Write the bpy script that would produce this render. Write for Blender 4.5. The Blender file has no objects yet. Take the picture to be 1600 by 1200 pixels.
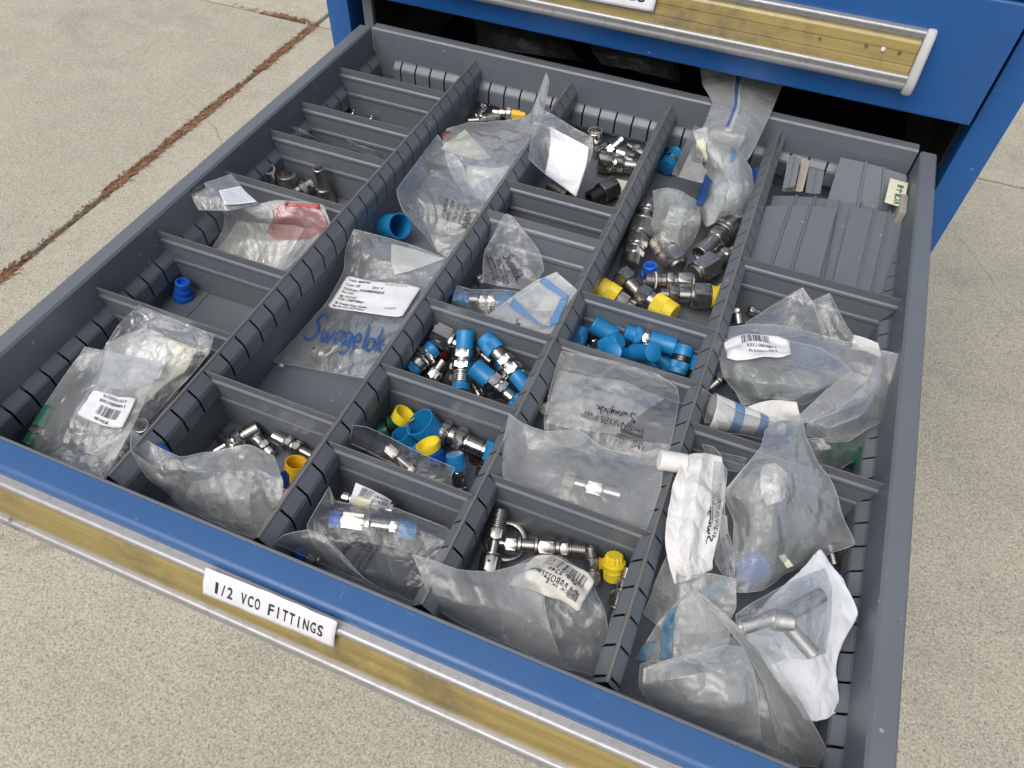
import bpy, bmesh, math, random
from mathutils import Vector, Matrix, noise
C = bpy.context.scene
COL = C.collection
R = math.radians

# ------------------------------------------------------------------ camera
F_PX = 1143.90111                       # focal length in pixels of the 1600 px wide photograph
CAM = Vector((0.51971483, -0.26387115, 0.4685389))
CR = Matrix(((0.9264640936, 0.3757115020, 0.0224755516), (-0.3063351047, 0.7180006302, 0.6250071190), (0.2186849031, -0.5859317045, 0.7802954253)))
cd = bpy.data.cameras.new('camera'); cam = bpy.data.objects.new('camera', cd); COL.objects.link(cam)
cd.sensor_width = 36; cd.lens = F_PX / 1600 * 36; cd.clip_start = 0.01; cd.clip_end = 100
cam.matrix_world = Matrix.Translation(CAM) @ CR.transposed().to_4x4()
cd.dof.use_dof = True; cd.dof.focus_distance = 0.62; cd.dof.aperture_fstop = 30
C.camera = cam
# ------------------------------------------------------------------ light
SUN_EL, SUN_AZ = R(58), R(200)          # azimuth clockwise from +Y
w = bpy.data.worlds.new('World'); C.world = w; w.use_nodes = True
nt = w.node_tree; bgn = nt.nodes['Background']
sky = nt.nodes.new('ShaderNodeTexSky'); sky.sky_type = 'NISHITA'; sky.sun_disc = False
sky.sun_elevation = SUN_EL; sky.sun_rotation = SUN_AZ; sky.air_density = 1.0; sky.dust_density = 4.0; sky.ozone_density = 1.0
hs = nt.nodes.new('ShaderNodeHueSaturation'); hs.inputs['Saturation'].default_value = .55   # thin high cloud
nt.links.new(sky.outputs[0], hs.inputs['Color']); nt.links.new(hs.outputs[0], bgn.inputs[0]); bgn.inputs[1].default_value = 0.13
sd = bpy.data.lights.new('sun', 'SUN'); sun = bpy.data.objects.new('sun', sd); COL.objects.link(sun)
sd.energy = 1.35; sd.angle = R(50); sd.color = (1.0, 0.95, 0.88)
sun.rotation_euler = Vector((-math.sin(SUN_AZ) * math.cos(SUN_EL), -math.cos(SUN_AZ) * math.cos(SUN_EL), -math.sin(SUN_EL))).to_track_quat('-Z', 'Y').to_euler()
C.view_settings.view_transform = 'Standard'; C.view_settings.look = 'None'; C.view_settings.exposure = 0.27; C.view_settings.gamma = 1
C.render.engine = 'CYCLES'
C.cycles.transparent_max_bounces = 32; C.cycles.max_bounces = 10; C.cycles.use_denoising = True

GROUND = -0.85
P_ = 0.02125                            # slot pitch of the drawer, metres
COLX = [0.0, 7 * P_ - .001, 13 * P_ + .0005, 19 * P_ - .0005, 25 * P_ + .0003, 32 * P_ + .0015]
YF, YB = -0.1155, 0.5566                # inner faces of front and back of the drawer
ZR = 0.0123                             # rim height above the divider tops (z = 0)
ZF = -0.070                             # drawer floor

def ray(px, py):
    return CR.transposed() @ Vector(((px - 800) / F_PX, -(py - 600) / F_PX, -1))
def P(px, py, zmm):
    """a point of the scene that stands at height zmm (mm) where the photograph shows pixel px, py"""
    d = ray(px, py); t = (zmm / 1000 - CAM.z) / d.z
    return CAM + d * t
def proj(p):
    q = CR @ (p - CAM); return 800 + F_PX * q.x / -q.z, 600 - F_PX * q.y / -q.z
def depth(p): return -(CR @ (p - CAM)).z

# ------------------------------------------------------------------ materials
def lin(c): return tuple(((x / 255) / 12.92 if x / 255 <= .04045 else ((x / 255 + .055) / 1.055) ** 2.4) for x in c)
class NT:
    def __init__(s, name):
        s.m = bpy.data.materials.new(name); s.m.use_nodes = True; s.t = s.m.node_tree
        s.p = s.t.nodes['Principled BSDF']; s.o = s.t.nodes['Material Output']
        s.tc = s.t.nodes.new('ShaderNodeTexCoord')
    def n(s, typ, **kw):
        x = s.t.nodes.new(typ)
        for k, v in kw.items(): setattr(x, k, v)
        return x
    def l(s, a, b): s.t.links.new(a, b)
    def noise(s, scale, detail=4, rough=.6, vec=None, typ='FBM', dist=0):
        x = s.n('ShaderNodeTexNoise'); x.noise_type = typ
        x.inputs['Scale'].default_value = scale; x.inputs['Detail'].default_value = detail; x.inputs['Roughness'].default_value = rough; x.inputs['Distortion'].default_value = dist
        s.l(vec or s.tc.outputs['Object'], x.inputs['Vector']); return x
    def mapped(s, scale=(1, 1, 1), rot=(0, 0, 0), coord='Object'):
        x = s.n('ShaderNodeMapping'); x.inputs['Scale'].default_value = scale; x.inputs['Rotation'].default_value = rot
        s.l(s.tc.outputs[coord], x.inputs['Vector']); return x.outputs[0]
    def ramp(s, src, stops, interp='LINEAR'):
        x = s.n('ShaderNodeValToRGB'); e = x.color_ramp.elements; x.color_ramp.interpolation = interp
        while len(e) > 1: e.remove(e[-1])
        for i, (p, c) in enumerate(stops):
            el = e[0] if i == 0 else e.new(p)
            el.position = p; el.color = (*c, 1) if len(c) == 3 else c
        s.l(src, x.inputs[0]); return x.outputs[0]
    def mix(s, fac, a, b, mode='MIX'):
        x = s.n('ShaderNodeMix', data_type='RGBA', blend_type=mode)
        for v, i in ((fac, 0), (a, 6), (b, 7)):
            if isinstance(v, (int, float)): x.inputs[i].default_value = v
            elif isinstance(v, tuple): x.inputs[i].default_value = (*v[:3], 1)
            else: s.l(v, x.inputs[i])
        return x.outputs[2]
    def math(s, op, a, b=0.0):
        x = s.n('ShaderNodeMath', operation=op)
        for v, i in ((a, 0), (b, 1)):
            if isinstance(v, (int, float)): x.inputs[i].default_value = v
            else: s.l(v, x.inputs[i])
        return x.outputs[0]
    def bump(s, h, strength=.3, dist=.001, normal=None):
        x = s.n('ShaderNodeBump'); x.inputs['Strength'].default_value = strength; x.inputs['Distance'].default_value = dist
        s.l(h, x.inputs['Height'])
        if normal: s.l(normal, x.inputs['Normal'])
        return x.outputs[0]
    def set(s, **kw):
        for k, v in kw.items():
            i = s.p.inputs[k.replace('_', ' ')]
            if isinstance(v, (int, float)): i.default_value = v
            elif isinstance(v, tuple): i.default_value = (*v[:3], 1)
            else: s.l(v, i)
        return s
M = {}
def paint(name, c1, c2, rough=.42, speck=None, peel=.05):
    t = NT(name); a = t.noise(9, 5); b = t.noise(700, 2)
    col = t.mix(a.outputs[0], c1, c2)
    if speck:
        v = t.n('ShaderNodeTexVoronoi'); v.inputs['Scale'].default_value = 60; v.inputs['Randomness'].default_value = 1; t.l(t.tc.outputs['Object'], v.inputs['Vector'])
        n2 = t.noise(23, 2)
        m = t.math('MULTIPLY', t.ramp(v.outputs['Distance'], [(0.0, (1, 1, 1)), (.06, (1, 1, 1)), (.10, (0, 0, 0))]), t.ramp(n2.outputs[0], [(.54, (0, 0, 0)), (.6, (1, 1, 1))]))
        col = t.mix(m, col, speck)
        st = t.noise(5, 6, .7, t.mapped((1, 1, 14)))
        sm = t.ramp(st.outputs[0], [(.60, (0, 0, 0)), (.75, (.5, .5, .5))])
        col = t.mix(sm, col, tuple(min(1, x * 1.35 + .01) for x in c1))
    sc = t.noise(34, 2, .5, t.mapped((1, 26, 26), (.3, .5, .9))); sc2 = t.noise(30, 2, .5, t.mapped((24, 1, 24), (.2, -.4, .6))); gate = t.noise(7, 3)
    sm = t.math('MAXIMUM', t.ramp(sc.outputs[0], [(.735, (0, 0, 0)), (.76, (1, 1, 1))]), t.ramp(sc2.outputs[0], [(.745, (0, 0, 0)), (.77, (1, 1, 1))]))
    col = t.mix(t.math('MULTIPLY', t.math('MULTIPLY', sm, t.ramp(gate.outputs[0], [(.45, (0, 0, 0)), (.6, (1, 1, 1))])), .55), col, speck or (.3, .3, .3))
    gr = t.noise(3.2, 7, .72)
    col = t.mix(t.ramp(gr.outputs[0], [(.50, (0, 0, 0)), (.72, (.38,) * 3)]), col, tuple(x * .5 + .03 for x in c1))
    rr = t.noise(30, 5, .7)
    t.set(Base_Color=col, Roughness=t.ramp(rr.outputs[0], [(.3, (rough - .09,) * 3), (.7, (rough + .1,) * 3)]), Normal=t.bump(b.outputs[0], peel, .0006))
    return t.m
M['grey'] = paint('grey_powder_coat', (.118, .134, .154), (.142, .158, .178), .38, (.36, .36, .35))
M['dgrey'] = paint('spare_divider_paint', (.125, .142, .163), (.145, .163, .185), .5, (.3, .3, .3))
M['floor'] = paint('drawer_floor_paint', (.112, .128, .148), (.135, .150, .170), .45, (.5, .5, .48))
M['blue'] = paint('blue_enamel', (.010, .088, .29), (.014, .104, .335), .36, (.20, .28, .42), .06)
M['blue_sheen'] = paint('blue_enamel_sky_sheen', (.030, .098, .255), (.038, .11, .27), .34, (.3, .35, .45), .04)  # front enamel with the sky reflection put into a paler base colour
M['black'] = paint('shaded_recess_steel', (.012, .012, .014), (.02, .02, .022), .5)  # also used where recess shade is put into the colour
M['worn'] = paint('bare_worn_edge', (.10, .085, .07), (.20, .18, .155), .5)
def steel(name, c, r0, r1, aniso=True):
    t = NT(name); a = t.noise(400, 3, .6); b = t.noise(60, 4, .7)
    t.set(Base_Color=t.mix(b.outputs[0], tuple(x * .78 for x in c), c), Metallic=1.0, Roughness=t.ramp(a.outputs[0], [(.3, (r0,) * 3), (.7, (r1,) * 3)]), Normal=t.bump(a.outputs[0], .05, .0002))
    return t.m
M['steel'] = steel('stainless_steel', (.66, .64, .61), .16, .30)
M['steel2'] = steel('satin_stainless_steel', (.50, .48, .455), .24, .42)
M['steelw'] = steel('bright_brushed_steel', (.74, .72, .68), .34, .5)
M['dsteel'] = steel('dull_dark_steel', (.22, .21, .20), .3, .5)
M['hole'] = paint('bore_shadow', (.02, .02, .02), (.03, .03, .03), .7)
def alu():
    t = NT('scuffed_aluminium'); a = t.noise(40, 6, .7, t.mapped((1, 14, 14))); b = t.noise(180, 4, .7); d = t.noise(30, 5, .8)
    col = t.mix(t.ramp(b.outputs[0], [(.50, (0, 0, 0)), (.66, (.6, .6, .6))]), (.41, .408, .405), (.29, .285, .275))
    col = t.mix(t.ramp(d.outputs[0], [(.64, (0, 0, 0)), (.70, (1, 1, 1))]), col, (.2, .18, .15))
    t.set(Base_Color=col, Metallic=.6, Roughness=t.ramp(a.outputs[0], [(.3, (.38,) * 3), (.7, (.55,) * 3)]), Normal=t.bump(b.outputs[0], .08, .0003)); return t.m
M['alu'] = alu()
def gold():
    t = NT('yellowed_plastic_insert'); a = t.noise(24, 6, .65, t.mapped((.15, 5, 5))); b = t.noise(16, 5, .75); c = t.noise(500, 2)
    col = t.mix(t.ramp(a.outputs[0], [(.35, (0, 0, 0)), (.7, (1, 1, 1))]), (.23, .170, .045), (.36, .275, .085))
    col = t.mix(t.ramp(b.outputs[0], [(.48, (0, 0, 0)), (.66, (.8, .8, .8))]), col, (.13, .10, .05)); e_ = t.noise(90, 6, .8); col = t.mix(t.ramp(e_.outputs[0], [(.60, (0, 0, 0)), (.72, (.7,) * 3)]), col, (.42, .36, .22))
    t.set(Base_Color=col, Roughness=.36, Coat_Weight=.3, Coat_Roughness=.22, Normal=t.bump(c.outputs[0], .06, .0004)); return t.m
M['gold'] = gold()
def plastic(name, c, rough=.38, sss=0, alpha=None):
    t = NT(name); a = t.noise(120, 4, .6); b = t.noise(900, 2)
    t.set(Base_Color=t.mix(a.outputs[0], tuple(x * .82 for x in c), tuple(min(1, x * 1.06) for x in c)), Roughness=rough, Normal=t.bump(b.outputs[0], .05, .0003)); return t.m
M['cap'] = plastic('blue_vinyl_cap', (.012, .20, .46))
M['capd'] = plastic('deep_blue_plastic', (.012, .12, .58))
M['yel'] = plastic('yellow_plastic', (.80, .62, .03))
M['yelo'] = plastic('amber_yellow_plastic', (.82, .48, .02))
M['green'] = plastic('green_plastic', (.014, .105, .062))
M['red'] = plastic('red_plastic', (.35, .02, .02))
M['white'] = plastic('white_plastic', (.72, .72, .70), .45)
M['capw'] = plastic('pale_end_cap_plastic', (.50, .50, .50), .5)
M['foam'] = plastic('cotton_foam', (.75, .73, .69), .9)
M['tan'] = plastic('tan_plastic', (.33, .31, .27), .6)
M['rubber'] = plastic('black_rubber', (.03, .03, .03), .7)
M['ink'] = plastic('black_ink', (.015, .015, .018), .5)
M['inkb'] = plastic('blue_ink', (.018, .075, .25), .4)
M['inkl'] = plastic('light_blue_print', (.13, .25, .46), .4)
M['inkp'] = plastic('faded_violet_ink', (.20, .24, .52), .6)
M['brown'] = plastic('brown_dried_debris', (.13, .085, .05), .8)
def paper(name, c, c2=None, wr=.35):
    t = NT(name); a = t.noise(90, 5, .6); b = t.noise(110, 5, .6, typ='RIDGED_MULTIFRACTAL', dist=.6); d = t.noise(700, 3)
    t.set(Base_Color=t.mix(t.ramp(a.outputs[0], [(.35, (0, 0, 0)), (.75, (1, 1, 1))]), c, c2 or tuple(x * .88 for x in c)), Roughness=.75, Normal=t.bump(b.outputs[0], wr * .6, .0008)); return t.m
M['inkt'] = paper('worn_teal_print', (.015, .10, .19), (.22, .30, .34), .2)
M['paper'] = paper('white_label_paper', (.72, .73, .75))
M['paperw'] = paper('wrinkled_white_pouch', (.68, .68, .67), (.58, .58, .57), .55)
M['papery'] = paper('cream_paper', (.66, .65, .50), (.58, .57, .42))
M['paperb'] = paper('bluish_white_tyvek', (.62, .65, .68), (.54, .57, .61), .25)
M['tape'] = paper('label_tape', (.74, .74, .77), (.68, .68, .72), .1)
M['labold'] = paper('aged_label_paper', (.66, .64, .58), (.5, .48, .43), .5)

def film(name, milk=.22, tint=(.965, .97, .972), rough=.17, bscale=55, col=(.80, .82, .81), bstr=.27, gl_=1.15, cr_=.15):
    """thin plastic film: clear base, milky scatter, glossy wrinkled surface"""
    t = NT(name); t.t.nodes.remove(t.p)
    n1 = t.noise(bscale * .35, 3, .5, dist=.8)
    n2 = t.noise(bscale * 3.2, 3, .55, dist=.5)
    v1 = t.math('ABSOLUTE', t.math('SUBTRACT', n1.outputs[0], .5)); n3 = t.noise(bscale * .9, 2, .5, dist=.9); v3 = t.math('ABSOLUTE', t.math('SUBTRACT', n3.outputs[0], .5))
    nb = t.bump(n2.outputs[0], bstr * .2, .001, t.bump(v3, bstr * 1.0, .006, t.bump(v1, bstr * 2.0, .012)))
    c1 = t.noise(bscale * .42, 3, .5, dist=1.3); c2 = t.noise(bscale * 1.1, 3, .6, dist=2.0)
    crease = t.math('ADD', t.ramp(c1.outputs[0], [(.488, (0, 0, 0)), (.5, (1, 1, 1)), (.512, (0, 0, 0))]), t.math('MULTIPLY', t.ramp(c2.outputs[0], [(.485, (0, 0, 0)), (.5, (1, 1, 1)), (.515, (0, 0, 0))]), .5))  # white lines put the specular streaks along folds into the film's milkiness
    cloud = t.ramp(t.noise(16, 5, .65, dist=.5).outputs[0], [(.32, (.45,) * 3), (.50, (.9,) * 3), (.72, (1.0,) * 3)])
    fac = t.math('ADD', t.math('MULTIPLY', cloud, milk), t.math('MULTIPLY', crease, cr_))
    tr = t.n('ShaderNodeBsdfTransparent'); tr.inputs[0].default_value = (*tint, 1)
    df = t.n('ShaderNodeBsdfDiffuse'); df.inputs[0].default_value = (*col, 1); t.l(nb, df.inputs['Normal'])
    tl = t.n('ShaderNodeBsdfTranslucent'); tl.inputs[0].default_value = (*col, 1); t.l(nb, tl.inputs['Normal'])
    m1 = t.n('ShaderNodeMixShader'); m1.inputs[0].default_value = .5; t.l(df.outputs[0], m1.inputs[1]); t.l(tl.outputs[0], m1.inputs[2])
    m2 = t.n('ShaderNodeMixShader'); t.l(fac, m2.inputs[0]); t.l(tr.outputs[0], m2.inputs[1]); t.l(m1.outputs[0], m2.inputs[2])
    gl = t.n('ShaderNodeBsdfGlossy'); gl.inputs['Roughness'].default_value = rough; t.l(nb, gl.inputs['Normal'])
    fr = t.n('ShaderNodeFresnel'); fr.inputs[0].default_value = 1.42
    ff = t.math('MINIMUM', t.math('MULTIPLY', fr.outputs[0], gl_), .30)
    m3 = t.n('ShaderNodeMixShader'); t.l(ff, m3.inputs[0]); t.l(m2.outputs[0], m3.inputs[1]); t.l(gl.outputs[0], m3.inputs[2])
    t.l(m3.outputs[0], t.o.inputs['Surface']); return t.m
M['film'] = film('clear_poly_film', .15)
M['filmc'] = film('very_clear_poly_film', .07)
M['filmm'] = film('milky_poly_film', .28, bstr=.21, cr_=.07)
M['filmw'] = film('dense_milky_poly_film', .58, bstr=.22, cr_=.08)
M['filmb'] = film('blue_tinted_film', .35, (.6, .7, .92), col=(.25, .36, .62))
M['filmr'] = film('red_tinted_film', .07, (.98, .88, .88), col=(.80, .16, .16))
M['filmq'] = film('red_zip_film', .55, (.9, .4, .4), col=(.62, .05, .05))

def concrete():
    t = NT('washed_concrete')
    a = t.noise(1.3, 6, .62); g = t.noise(235, 4, .8); g2 = t.noise(70, 5, .75); b = t.noise(5, 6, .7)
    col = t.mix(t.ramp(a.outputs[0], [(.3, (0, 0, 0)), (.7, (1, 1, 1))]), (.44, .405, .315), (.525, .487, .378))
    col = t.mix(t.ramp(b.outputs[0], [(.45, (0, 0, 0)), (.75, (.55,) * 3)]), col, (.315, .298, .25))
    col = t.mix(t.ramp(g.outputs[0], [(.32, (1,) * 3), (.50, (0, 0, 0))]), col, (.17, .155, .13))
    col = t.mix(t.ramp(g.outputs[0], [(.52, (0,) * 3), (.70, (.8,) * 3)]), col, (.70, .665, .575))
    v = t.n('ShaderNodeTexVoronoi'); v.inputs['Scale'].default_value = 45; t.l(t.noise(8, 3).outputs[1], v.inputs['Vector']) if False else t.l(t.tc.outputs['Object'], v.inputs['Vector'])
    nn = t.noise(12, 3, .6)
    m = t.math('MULTIPLY', t.ramp(v.outputs['Distance'], [(.0, (1, 1, 1)), (.10, (1, 1, 1)), (.19, (0, 0, 0))]), t.ramp(nn.outputs[0], [(.55, (0, 0, 0)), (.64, (.6,) * 3)]))
    col = t.mix(m, col, (.13, .13, .135))
    ve = t.n('ShaderNodeTexVoronoi'); ve.feature = 'DISTANCE_TO_EDGE'; ve.inputs['Scale'].default_value = 1.1; wv = t.noise(2.2, 5, .6); t.l(t.mix(.12, t.tc.outputs['Object'], wv.outputs[1]), ve.inputs['Vector'])
    col = t.mix(t.math('MULTIPLY', t.ramp(ve.outputs['Distance'], [(0, (1, 1, 1)), (.0035, (0, 0, 0))]), t.ramp(t.noise(1.1, 2).outputs[0], [(.5, (0, 0, 0)), (.6, (.6,) * 3)])), col, (.16, .14, .12))
    st2 = t.noise(2.6, 6, .75, dist=.6); col = t.mix(t.ramp(st2.outputs[0], [(.50, (0, 0, 0)), (.68, (.50,) * 3)]), col, (.27, .25, .205))
    h = t.math('ADD', t.math('MULTIPLY', g.outputs[0], .6), g2.outputs[0])
    t.set(Base_Color=col, Roughness=.9, Normal=t.bump(h, .8, .004)); return t.m
M['conc'] = concrete()
M['soil'] = paper('dark_joint_soil', (.22, .19, .15), (.34, .31, .26), .8)
M['need'] = paper('dry_pine_needles', (.36, .20, .115), (.20, .11, .06), .2)
M['moss'] = paper('dark_moss', (.05, .045, .03), (.10, .09, .05), .2)

# ------------------------------------------------------------------ object helpers
def link(name, me, mat=None, parent=None, smooth=None):
    o = bpy.data.objects.new(name, me); COL.objects.link(o)
    if mat is not None:
        for m_ in (mat if isinstance(mat, (list, tuple)) else [mat]): me.materials.append(m_ if not isinstance(m_, str) else M[m_])
    if parent: o.parent = parent
    if smooth is not None:
        me.polygons.foreach_set('use_smooth', [True] * len(me.polygons))
        if smooth < 180: me.set_sharp_from_angle(angle=R(smooth))
    return o
def tag(o, label=None, cat=None, group=None, kind=None):
    if label: o['label'] = label
    if cat: o['category'] = cat
    if group: o['group'] = group
    if kind: o['kind'] = kind
    return o
def pyd(name, vs, fs, mat, parent=None, smooth=None, mats=None):
    me = bpy.data.meshes.new(name); me.from_pydata([tuple(v) for v in vs], [], fs); me.update()
    o = link(name, me, mat, parent, smooth)
    if mats: me.polygons.foreach_set('material_index', mats)
    return o
def empty(name, loc=(0, 0, 0)):
    o = bpy.data.objects.new(name, None); COL.objects.link(o); o.location = loc; o.empty_display_size = .02; return o
def box(name, x0, x1, y0, y1, z0, z1, mat, parent=None, bev=0.0, seg=2):
    bm = bmesh.new(); bmesh.ops.create_cube(bm, size=1)
    for v in bm.verts: v.co = Vector(((x0 + x1) / 2 + v.co.x * (x1 - x0), (y0 + y1) / 2 + v.co.y * (y1 - y0), (z0 + z1) / 2 + v.co.z * (z1 - z0)))
    if bev: bmesh.ops.bevel(bm, geom=bm.edges[:], offset=bev, segments=seg, affect='EDGES', profile=.6)
    me = bpy.data.meshes.new(name); bm.to_mesh(me); bm.free()
    return link(name, me, mat, parent, 40 if bev else None)
def solid(o, t, off=0):
    m = o.modifiers.new('thickness', 'SOLIDIFY'); m.thickness = t; m.offset = off; return o
def sheet(name, prof, axis, s0, s1, gaps, gap_cols, mat, parent=None, thick=.0008, off=0, mi=None, gw=.0021):
    """folded sheet: profile prof [(h, z)] pulled along axis ('X' or 'Y') from s0 to s1; slots at gaps remove the faces of profile spans gap_cols"""
    st = [s0]
    for g in gaps: st += [g - gw / 2, g + gw / 2]
    st.append(s1)
    vs = []; fs = []; mats = []
    for s in st:
        for h, z in prof: vs.append((h, s, z) if axis == 'Y' else (s, h, z))
    n = len(prof)
    for i in range(len(st) - 1):
        isgap = i % 2 == 1
        for j in range(n - 1):
            if isgap and j in gap_cols: continue
            fs.append((i * n + j, i * n + j + 1, (i + 1) * n + j + 1, (i + 1) * n + j)); mats.append(mi[j] if mi else 0)
    o = pyd(name, vs, fs, mat, parent, None, mats)
    return solid(o, thick, off)

# ------------------------------------------------------------------ ground
def slab(x0, x1, y0, y1):
    o = box('concrete_slab', x0, x1, y0, y1, GROUND - .12, GROUND, 'conc', None, .006, 3)
    return o
g = pyd('ground', [(-30, -30, GROUND - .014), (30, -30, GROUND - .014), (30, 30, GROUND - .014), (-30, 30, GROUND - .014)], [(0, 1, 2, 3)], 'soil'); tag(g, kind='structure')
JX, JY = -1.178, 2.035
slabs = [(-4.2, JX - .009, -1.6, JY - .006), (JX + .009, 3.4, -1.6, JY - .006), (-4.2, JX - .009, JY + .006, 5.2), (JX + .009, 3.4, JY + .006, 5.2)]
for s_ in slabs: tag(slab(*s_), kind='structure')
random.seed(5)
def strands(name, n, x0, x1, y0, y1, mat, rad=.0011, ln=(.012, .035), up=.010, gapf=None):
    vs = []; fs = []
    for i in range(n):
        y = random.uniform(y0, y1); x = random.gauss((x0 + x1) / 2, (x1 - x0) / 4)
        if gapf and not gapf(y): continue
        a = random.gauss(math.pi / 2, .6); L = random.uniform(*ln); bend = random.uniform(-1.6, 1.6)
        z = GROUND + random.uniform(-.008, up); r = rad * random.uniform(.6, 1.4)
        px, py = x, y; base = len(vs)
        for k in range(5):
            nx, ny = -math.sin(a), math.cos(a)
            vs.append((px + nx * r, py + ny * r, z)); vs.append((px - nx * r, py - ny * r, z)); vs.append((px, py, z + r * 1.6))
            if k:
                b0 = base + (k - 1) * 3; b1 = base + k * 3
                fs += [(b0, b1, b1 + 2, b0 + 2), (b0 + 1, b0 + 2, b1 + 2, b1 + 1)]
            px += math.cos(a) * L / 4; py += math.sin(a) * L / 4; a += bend / 4; z += random.uniform(-.001, .001)
    return pyd(name, vs, fs, mat)
def clump(y): return noise.noise(Vector((y * 3.1, 0, 1.7))) > -.25 or random.random() < .08
tag(strands('pine_needles', 6500, JX - .0125, JX + .0125, .2, JY, 'need', .0012, (.008, .026), .005, clump), 'rusty brown pine needles packed in the concrete joint', None, None, 'stuff')
tag(strands('moss', 2600, JX - .018, JX - .007, .2, JY, 'moss', .0010, (.005, .014), .002, clump), 'dark moss along the edge of the concrete joint', None, None, 'stuff')
tag(strands('dry_leaf_litter', 260, -1.45, -1.19, JY - .004, JY + .004, 'need', .0012, (.012, .03), .004), 'thin brown litter in the cross joint of the concrete', None, None, 'stuff')
hz = P(1600, 182, GROUND * 1000 + 14)
bm = bmesh.new(); bmesh.ops.create_cone(bm, cap_ends=True, segments=24, radius1=.020, radius2=.020, depth=1.0, matrix=Matrix.Translation((1.30 + .5, 2.33 - .08, GROUND + .02)) @ Matrix.Rotation(R(-9), 4, 'Z') @ Matrix.Rotation(R(90), 4, 'Y'))
me = bpy.data.meshes.new('pipe'); bm.to_mesh(me); bm.free()
tag(link('dark_pipe', me, 'rubber', None, 40), 'dark round pipe lying on the concrete behind the blue cabinet', 'pipe')

# ------------------------------------------------------------------ cabinet
YC = 0.5866
cab = empty('tool_cabinet', (.336, YC + .35, GROUND)); tag(cab, 'bright blue steel tool cabinet standing open on the concrete', 'cabinet')
cab.location = (0, 0, 0)
box('side_panel', -.0835, -.080, YC + .0005, YC + .70, GROUND + .02, .60, 'blue', cab, .0006)
box('side_panel', .7515, .755, YC + .0005, YC + .70, GROUND + .02, .60, 'blue', cab, .0006)
box('front_post', -.0836, -.0505, YC, YC + .035, GROUND + .021, .60, 'blue', cab, .0015)
box('front_post', .7215, .7552, YC, YC + .035, GROUND + .021, .60, 'blue', cab, .0015)
box('side_shade_sheet', -.0798, -.0785, YC + .037, YC + .69, GROUND + .1, .59, 'black', cab)  # black sheets added as shade inside the opening; the side panels are blue
box('side_shade_sheet', .7500, .7513, YC + .037, YC + .69, GROUND + .1, .59, 'black', cab)
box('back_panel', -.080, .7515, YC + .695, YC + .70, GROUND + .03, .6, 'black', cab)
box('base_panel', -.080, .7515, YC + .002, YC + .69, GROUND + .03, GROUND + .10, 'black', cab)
box('top_panel', -.0833, .7548, YC - .001, YC + .70, .6, .603, 'blue', cab)
box('slide_rail', -.0795, -.0475, YC + .036, YC + .66, -.055, .018, 'black', cab)
box('slide_rail', .7185, .7510, YC + .036, YC + .66, -.055, .018, 'black', cab)
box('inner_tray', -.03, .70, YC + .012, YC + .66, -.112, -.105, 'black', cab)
box('slide_bracket', -.030, -.016, YC + .004, YC + .012, -.05, .075, 'grey', cab, .001)

# handle profile: (y offset outward is negative, z)
def prism(name, prof, x0, x1, mat, parent, y0, z0, bev=None, smooth=35, closed=True):
    vs = []; fs = []; n = len(prof)
    for x in (x0, x1):
        for y, z in prof: vs.append((x, y0 + y, z0 + z))
    for i in range(n if closed else n - 1):
        j = (i + 1) % n; fs.append((i, j, n + j, n + i))
    if closed: fs += [tuple(range(n - 1, -1, -1)), tuple(range(n, 2 * n))]
    return pyd(name, vs, fs, mat, parent, smooth)
def arc(cy, cz, r, a0, a1, n): return [(cy + r * math.cos(R(a0 + (a1 - a0) * i / n)), cz + r * math.sin(R(a0 + (a1 - a0) * i / n))) for i in range(n + 1)]
def handle(parent, x0, x1, y0, z0, end=True):
    """aluminium drawer pull with a yellowed label channel; its top edge at z0, against the drawer front at y0"""
    rail = [(0, .0)] + [(0, .0035)] + arc(-.0050, .0008, .0026, 80, 210, 7) + [(-.0072, -.0035), (-.004, -.0045), (0, -.004)]
    prism('top_rail', rail, x0, x1, 'alu', parent, y0, z0)
    ins = [(-.0055, -.0030), (-.0066, -.0068), (-.0085, -.0090), (-.0105, -.0170), (-.0100, -.0178), (-.0132, -.0282), (-.0125, -.0290), (-.0145, -.0335), (-.0150, -.0375), (-.012, -.040), (-.006, -.040), (-.003, -.02), (-.002, -.004)]
    prism('label_channel', ins, x0 + .0004, x1 - .0004, 'gold', parent, y0, z0, smooth=20)
    bot = [(-.0140, -.0372)] + arc(-.0170, -.0395, .0027, 100, 200, 7) + [(-.0192, -.0425)] + arc(-.0138, -.0472, .0060, 150, 250, 8) + [(-.0100, -.0548), (-.005, -.0562), (0, -.0566), (0, -.054), (-.006, -.053), (-.0105, -.0495), (-.0125, -.0440)]
    prism('bottom_rail', bot, x0, x1, 'alu', parent, y0, z0)
    capp = [(0, .0055), (-.006, .0055), (-.0105, .001), (-.0175, -.022), (-.0228, -.040), (-.0232, -.048), (-.019, -.0565), (-.010, -.0590), (0, -.0592)]
    for xa, xb in ((x0 - .0100, x0 - .0002), (x1 + .0002, x1 + .0100)):
        o = prism('end_cap', capp, xa, xb, 'capw', parent, y0, z0)
        b = o.modifiers.new('bevel', 'BEVEL'); b.width = .0028; b.segments = 3

def panel_front(name, parent, x0, x1, yf, yb, z0, z1, mat, r=.006):
    prof = arc(yf + r, z1 - r, r, 180, 90, 8) + [(yb, z1), (yb, z0)] + arc(yf + .003, z0 + .003, .003, 270, 180, 4)
    return prism(name, prof, x0, x1, mat, parent, 0, 0, smooth=50)

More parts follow.
